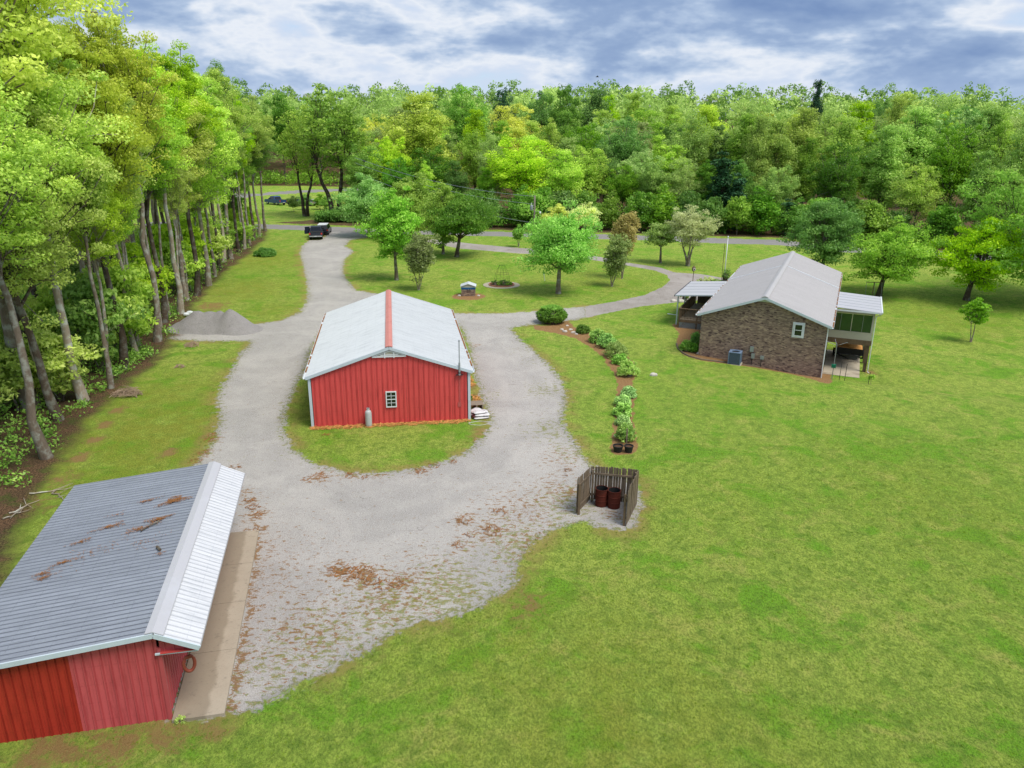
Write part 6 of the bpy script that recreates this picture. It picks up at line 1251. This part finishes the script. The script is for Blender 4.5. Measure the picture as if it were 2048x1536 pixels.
# the wood beyond the road: single trees known from the photograph
def hero(px, ty, wpx, Y, mesh, H0, R0_, mt, label, name='woodland_tree', row='far', bark=None):
    d = FW*FPX+RT*(px-1024)-UP*(ty-768); x = d.x/d.y*Y; P = at(x, Y); H = top_z(px, ty, Y)-P.z; s = mpp(P); sx_ = wpx*s/2/R0_
    spec(P, mesh, mt, (sx_, sx_, H/H0), rg.uniform(0, 6.28), row, 'trees of the far wood', name=name, label=label, bark=bark); return x
heroes = []
for a in [(655, 176, 190, 147, PX, 24, 7, L_MID, 'tall open tree with forked dark trunk behind the parked pickup', 'woodland_tree'), (595, 215, 120, 152, PX, 24, 7, L_BRIGHT, 'leaning tall tree with bare trunk left of the forked one'),
          (832, 188, 165, 158, PF[1], 18, 4.6, L_YEL, 'big yellow-green tree rising behind the grey-green lawn trees'), (775, 270, 110, 150, PF[4], 18, 5, L_BRIGHT, 'rounded bright tree left below the yellow-green one'), (720, 285, 100, 146, PF[0], 18, 5.4, L_MID, 'mid green tree between forked tree and bright rounded tree'),
          (860, 290, 120, 149, PF[0], 18, 5.4, L_DARK, 'deep green tree below the yellow-green crown'), (1035, 272, 170, 143, PF[0], 18, 5.4, L_BRIGHT, 'wide bright round crown left above the utility pole'), (950, 262, 90, 163, PF[3], 18, 5.6, L_PALE, 'pale feathery tree between yellow-green tree and wide bright crown'),
          (1130, 300, 100, 140, PF[1], 18, 4.6, L_BRIGHT, 'bright tree right above the utility pole'), (1215, 240, 150, 178, PF[3], 18, 5.6, L_PALE, 'pale domed tree above the pair of bronze shrubs'), (1130, 167, 90, 205, PF[4], 18, 5, L_DARK, 'deep green rounded crown on the skyline above the utility pole'),
          (930, 166, 110, 235, PF[0], 18, 5.4, L_MID, 'mid green crown on the skyline above the well house'), (1005, 172, 60, 265, PF[4], 18, 5, L_CEDAR, 'small dark crown on the skyline above the round bed'), (1030, 205, 110, 225, PF[0], 18, 5.4, L_GOLD, 'golden-green rounded crown below the skyline above the round bed'),
          (1190, 178, 110, 228, PF[2], 18, 3.7, L_TEAL, 'blue-green narrow crowns on the skyline above the cream tree'), (1300, 215, 170, 215, PF[0], 18, 5.4, L_MID, 'wide mid green crown above the small pale lawn tree'), (1420, 215, 105, 160, PF[1], 18, 4.6, L_YEL, 'tall yellow-green oval tree left above the flagpole'),
          (1270, 235, 120, 172, PF[4], 18, 5, L_OLIVE, 'olive round tree behind the pale front trees above the bronze pair'), (1350, 290, 110, 146, PF[2], 18, 3.7, L_BRIGHT, 'bright pointed tree above the pale spreading lawn tree'), (1290, 300, 110, 143, PF[3], 18, 5.6, L_PALE, 'pale whitish-leaved tree above the small pale lawn tree'),
          (1175, 290, 110, 146, PF[0], 18, 5.4, L_BRIGHT, 'rounded bright tree right of the utility pole'), (1500, 228, 120, 147, PF[2], 18, 3.7, L_PALE, 'pale pointed tree above the left roof slope'), (1555, 240, 110, 143, PF[1], 18, 4.6, L_PALE, 'pale oval tree above the roof slope, right of the pointed one'),
          (1610, 215, 110, 152, PF[2], 18, 3.7, L_YEL, 'yellowish pointed tree above the brick house ridge'), (1690, 235, 120, 143, PF[2], 18, 3.7, L_PALE, 'pale pointed tree right of the ridge tree'), (1730, 205, 110, 158, PF[1], 18, 4.6, L_BRIGHT, 'bright oval tree above the gap before the porch tree'),
          (1795, 195, 80, 165, PF[2], 18, 3.7, L_YEL, 'yellow-green pointed top above the porch lawn tree'), (1850, 215, 150, 142, PF[1], 18, 4.6, L_PALE, 'wide pale tall tree above the right side of the porch tree'), (1930, 220, 130, 140, PF[0], 18, 5.4, L_HEDGE, 'tall pale tree above the spreading yellow-green lawn tree'),
          (2000, 215, 150, 135, PF[1], 18, 4.6, L_MID, 'tall mid green tree near the right edge of the far wood'), (1785, 250, 110, 138, PF[2], 18, 3.7, L_PALE, 'pale pointed front tree above the porch lawn tree'), (1640, 160, 40, 215, PF[2], 18, 3.7, L_CEDAR, 'thin dark pine standing highest on the right skyline'),
          (1480, 330, 100, 135, PF[5], 18, 4.9, L_DARK, 'deep green tree just left of the house roof, at the wood front'), (1560, 330, 100, 132, PF[0], 18, 5.4, L_MID, 'mid green round tree at the wood front above the roof'), (1415, 330, 90, 138, PF[5], 18, 4.9, L_DARK, 'deep green tree at the wood front left of the cedar')]:
    heroes.append((hero(*a[:9]), a[3]))
for (px, ty, w, Y) in [(1450, 308, 80, 133), (1478, 350, 60, 131), (1580, 400, 46, 128)]:
    hero(px, ty, w, Y, PC, 12, 2.6, L_CEDAR, {1450: 'tall blackish cedar at the wood front left of the roof', 1478: 'shorter blackish cedar leaning on the tall cedar', 1580: 'small blackish cedar low at the wood front above the roof'}[px], 'cedar_tree')
def road_y(x): return float(np.interp(x, road_l[:, 0], road_l[:, 1]))
used = list(heroes)
def row(off0, off1, x0, x1, step, hf, protos, mats, rname, mind, name='woodland_tree', word='tree', group='trees of the far wood', H0=18):
    x = x0
    while x < x1:
        x += step*rg.uniform(.75, 1.25); Y = (road_y(x)+rg.uniform(off0, off1)) if off1 < 60 else rg.uniform(off0, off1)
        if x < -36 and Y < 200: continue
        if any(math.hypot(x-a, Y-b) < mind for a, b in used): continue
        used.append((x, Y)); pr = rg.choice(protos); h = hf(x)*rg.uniform(.86, 1.12); s = h/H0; w = s*rg.uniform(.85, 1.15)
        spec(at(x, Y), pr, rg.choice(mats), (w, w, s), rg.uniform(0, 6.28), rname, group, name=name, word=word, bark=rg.choice([M_BARK, M_BARKD]))
hr_ = lambda lo, hi: (lambda x: lo+(hi-lo)*float(ss(10, 60, x)))
mm = [L_MID, L_BRIGHT, L_PALE, L_MID, L_YEL, L_DARK, L_PALE, L_TEAL, L_BRIGHT]
row(7.5, 10, -22, 118, 4.3, lambda x: 6.5, PV, [L_DARK, L_DARK, L_MID, L_TEAL, L_DARK], 'front', 2.5, name='understory_tree', word='thicket tree', H0=7)
row(12, 16, -26, 118, 5.6, hr_(11.5, 14.5), PF, [L_MID, L_DARK, L_MID, L_BRIGHT, L_TEAL, L_PALE], 'second', 4.0)
row(20, 25, -34, 120, 6.0, hr_(14.5, 18), PF, mm, 'third', 4.5)
row(31, 37, -36, 125, 6.8, hr_(17, 20), PF, mm+[L_GOLD], 'fourth', 5)
row(185, 196, -70, 140, 8.0, hr_(20, 21), PF, mm+[L_GOLD, L_OLIVE], 'fifth', 6)
row(228, 240, -110, 170, 9.5, lambda x: 21.5+3*math.sin(x*.07)+2*math.sin(x*.19), PF, mm+[L_GOLD, L_OLIVE], 'back', 7)

# labels: tone, kind and what stands below each tree in the picture
LAND = [(-80, 'past the left edge'), (50, 'at the far left'), (225, 'above the largest brush heap'), (150, 'above the grey shed roof'), (300, 'above the gravel pile'), (420, 'left of the juniper clump'), (530, 'above the juniper clump'), (610, 'above the parked grey pickup'), (690, 'above the gravel drive junction'), (760, 'above the rounded grey-green lawn tree'), (840, 'above the bronze lawn shrub'),
        (920, 'above the dark spreading lawn tree'), (1000, 'above the round bed'), (1070, 'above the utility pole'), (1120, 'above the big bright lawn tree'), (1170, 'above the cream roadside tree'), (1245, 'above the bronze shrub pair'), (1320, 'above the small pale lawn tree'),
        (1380, 'above the wide pale lawn tree'), (1450, 'above the flagpole'), (1530, 'above the left house roof slope'), (1590, 'above the house ridge'), (1650, 'above the tree behind the house'), (1720, 'left of the porch lawn tree'), (1790, 'above the porch lawn tree'), (1860, 'right of the porch lawn tree'), (1935, 'above the spreading right lawn tree'), (2048, 'at the right edge')]
ROWW = {'inner': 'inside left wood,', 'under': 'under left wood,', 'front': 'at wood front,', 'second': 'behind front trees,', 'third': 'in mid wood,', 'fourth': 'high in wood,', 'fifth': 'near wood top,', 'back': 'on the skyline,'}
def project(P):
    d = P-Vector((0, 0, CAM_H)); z = d.dot(FW); return 1024+FPX*d.dot(RT)/z, 768-FPX*d.dot(UP)/z
kept = []
for s in specs:
    H = 20*s['sc'][2]; px, py = project(s['P']+Vector((0, 0, H*.8)))
    if s['label'] is None and (px < -260 or px > 2200): continue
    s['px'] = px; kept.append(s)
    if s['label'] is None:
        lm = min(LAND, key=lambda q: abs(q[0]-px))[1]; s['label'] = '%s %s %s %s' % (TONE.get(s['mat'], 'light green'), s['word'], ROWW[s['row']], lm)
by = {}
for s in kept: by.setdefault(s['label'], []).append(s)
ORD = ['leftmost', 'second from left', 'third from left', 'fourth from left', 'fifth from left', 'sixth from left', 'seventh from left', 'eighth from left', 'ninth from left', 'tenth from left', 'eleventh from left', 'twelfth from left']
for lb, lst in by.items():
    if len(lst) > 1:
        lst.sort(key=lambda s: s['px'])
        for i, s in enumerate(lst): s['label'] = lb.replace(s['word'], s['word']+',', 1).replace(',,', ',') + (', the left one' if len(lst) == 2 and i == 0 else ', the right one' if len(lst) == 2 else ', '+ORD[min(i, 11)])
for s in kept:
    o = thing(s['name'], s['label'], 'sapling' if s['word'] == 'sapling' else 'tree', s['P'], 0, s['group']); o.scale = s['sc']; o.rotation_euler = (s['tilt'][0], s['tilt'][1], s['rz'])
    # tilt is meant in world axes
    o.rotation_euler = (Matrix.Rotation(s['tilt'][1], 3, 'Y') @ Matrix.Rotation(s['tilt'][0], 3, 'X') @ Matrix.Rotation(s['rz'], 3, 'Z')).to_euler()
    t = put_mesh('trunk', s['m'][0], o); c = put_mesh('crown', s['m'][1], o)
    c.material_slots[0].link = 'OBJECT'; c.material_slots[0].material = s['mat']
    if s['bark']: t.material_slots[0].link = 'OBJECT'; t.material_slots[0].material = s['bark']
print('TREES', len(kept))

# the wooded hills behind: nobody could count these crowns
def forest(name, n, yr, xr, hr0, mat, seed, leaf=.9):
    rg_ = np.random.default_rng(seed); yy = rg_.uniform(*yr, n); xx = rg_.uniform(-1, 1, n)*xr*yy/yr[0]+20; zz_ = height(xx, yy); hh_ = rg_.uniform(*hr0, n); R_ = rg_.uniform(4.2, 6.5, n); cen = []; rad = []
    for x, y, z, h, r in zip(xx, yy, zz_, hh_, R_):
        u = rg_.normal(size=(30, 3)); u /= np.linalg.norm(u, axis=1)[:, None]; cen.append(np.stack([x+u[:, 0]*r*.75, y+u[:, 1]*r*.75, z+h*.62+u[:, 2]*h*.30], 1)); rad.append(np.full(30, 1.9))
    v, q, ti = leaf_quads(np.concatenate(cen), np.concatenate(rad), 13, leaf, rg_, .8)
    ti = np.clip(ti*.5+.5*np.repeat(rg_.random(n), 30*13*4), 0, 1)
    return tag(put_mesh(name, np_mesh(name, v, q, mat, {'tint': ti})), kind='stuff')
forest('distant_forest', 330, (248, 330), 175, (17, 28), L_PALE, 5)
forest('distant_forest', 280, (300, 460), 210, (16, 28), L_MID, 6)
forest('distant_forest', 180, (420, 700), 260, (18, 23), L_OLIVE, 7)

# low growth on the floor of both woods and weeds at wall feet: real small leaves
def ground_cover(name, pts, leaf, mat, per, clr, label=None):
    cen = np.array([[x, y, float(height(x, y))+h] for x, y, h in pts]); rg_ = np.random.default_rng(len(pts)); v, q, ti = leaf_quads(cen, np.full(len(cen), clr)*rg_.uniform(.6, 1.4, len(cen)), per, leaf, rg_, .7)
    return tag(put_mesh(name, np_mesh(name, v, q, mat, {'tint': ti})), kind='stuff')
pts = []
for _ in range(1350):
    p, n = along(rg.uniform(.16, 1)); q = p+n*(.8+rg.random()**1.1*22); pts.append((q.x, q.y, rg.uniform(.1, .9)*min(1, .3+(q-p).length*.2)))
ground_cover('undergrowth', pts, .15, L_MID, 52, .72)
pts = []
for _ in range(1100):
    x = rg.uniform(-24, 118); y = road_y(x)+rg.uniform(8.5, 22); pts.append((x, y, rg.uniform(.1, 1.2)))
ground_cover('undergrowth', pts, .34, L_DARK, 22, .9)
pts = []
for _ in range(500):
    x = rg.uniform(-120, -30); pts.append((x, rg.uniform(229, 240), rg.uniform(.2, 3.0)))
ground_cover('undergrowth', pts, .45, L_MID, 24, 1.6)
pts = []
for _ in range(420):
    x = rg.uniform(-36, -26); y = rg.uniform(141, 147); pts.append((x, y, rg.uniform(.2, 1.6)))
ground_cover('undergrowth', pts, .34, L_DARK, 30, .8)

# grass tufts: short blades standing up from the lawns near the camera and along the gravel rim
def tufts(name, pts, mat, h0, nb):
    r_ = np.random.default_rng(3); P = np.array(pts); n = len(P); Pn = np.repeat(P, nb, 0); k = n*nb; ang = r_.random(k)*6.283; d = r_.random(k)*.07
    x = Pn[:, 0]+np.cos(ang)*d; y = Pn[:, 1]+np.sin(ang)*d; z = height(x, y); hh_ = h0*(.5+r_.random(k)); w = .006+.006*r_.random(k); lx = (r_.random(k)-.5)*hh_*1.2; ly = (r_.random(k)-.5)*hh_*1.2; a2 = r_.random(k)*3.14
    v = np.stack([np.stack([x-np.cos(a2)*w, y-np.sin(a2)*w, z-.01], 1), np.stack([x+np.cos(a2)*w, y+np.sin(a2)*w, z-.01], 1), np.stack([x+lx, y+ly, z+hh_], 1)], 1).reshape(-1, 3)
    q = np.arange(k*3).reshape(-1, 3); ti = np.repeat(np.clip(np.repeat(r_.random(n), nb)*.6+r_.random(k)*.4, 0, 1), 3)
    return tag(put_mesh(name, np_mesh(name, v, q, mat, {'tint': ti})), kind='stuff')
L_GRASS = mat_leaf('grass_blade', C(70, 112, 26), C(124, 162, 48), C(178, 190, 92), .25)
m_ = (np.abs(grav+.15) < .45) & (P2[:, 1] < 70) & (conc < -.5)
idx = np.where(m_)[0]; rg2 = np.random.default_rng(9); idx = rg2.choice(idx, min(5200, len(idx)), replace=False)
pts = [(P2[i, 0]+rg2.uniform(-.15, .15), P2[i, 1]+rg2.uniform(-.15, .15)) for i in idx]
tufts('grass_tufts', pts, L_GRASS, .05, 12)
idx = np.where((grav < -.3) & (P2[:, 1] < 40) & (P2[:, 0] > -12) & (mulch < -.2) & (wood < -2))[0]; idx = rg2.choice(idx, min(16000, len(idx)), replace=False)
def free(x, y):
    a, b = to_local(SX, SY, ST, (x, y)); c, d = to_local(BX, BY, BT, (x, y)); return not (-5.6 < a < 1.65 and -.4 < b < 11.6) and not (-4.75 < c < 4.75 and -.1 < d < 16)
pts = [(P2[i, 0]+rg2.uniform(-.15, .15), P2[i, 1]+rg2.uniform(-.15, .15)) for i in idx]; pts = [p for p in pts if free(*p)]
tufts('grass_tufts', pts, L_GRASS, .045, 9)
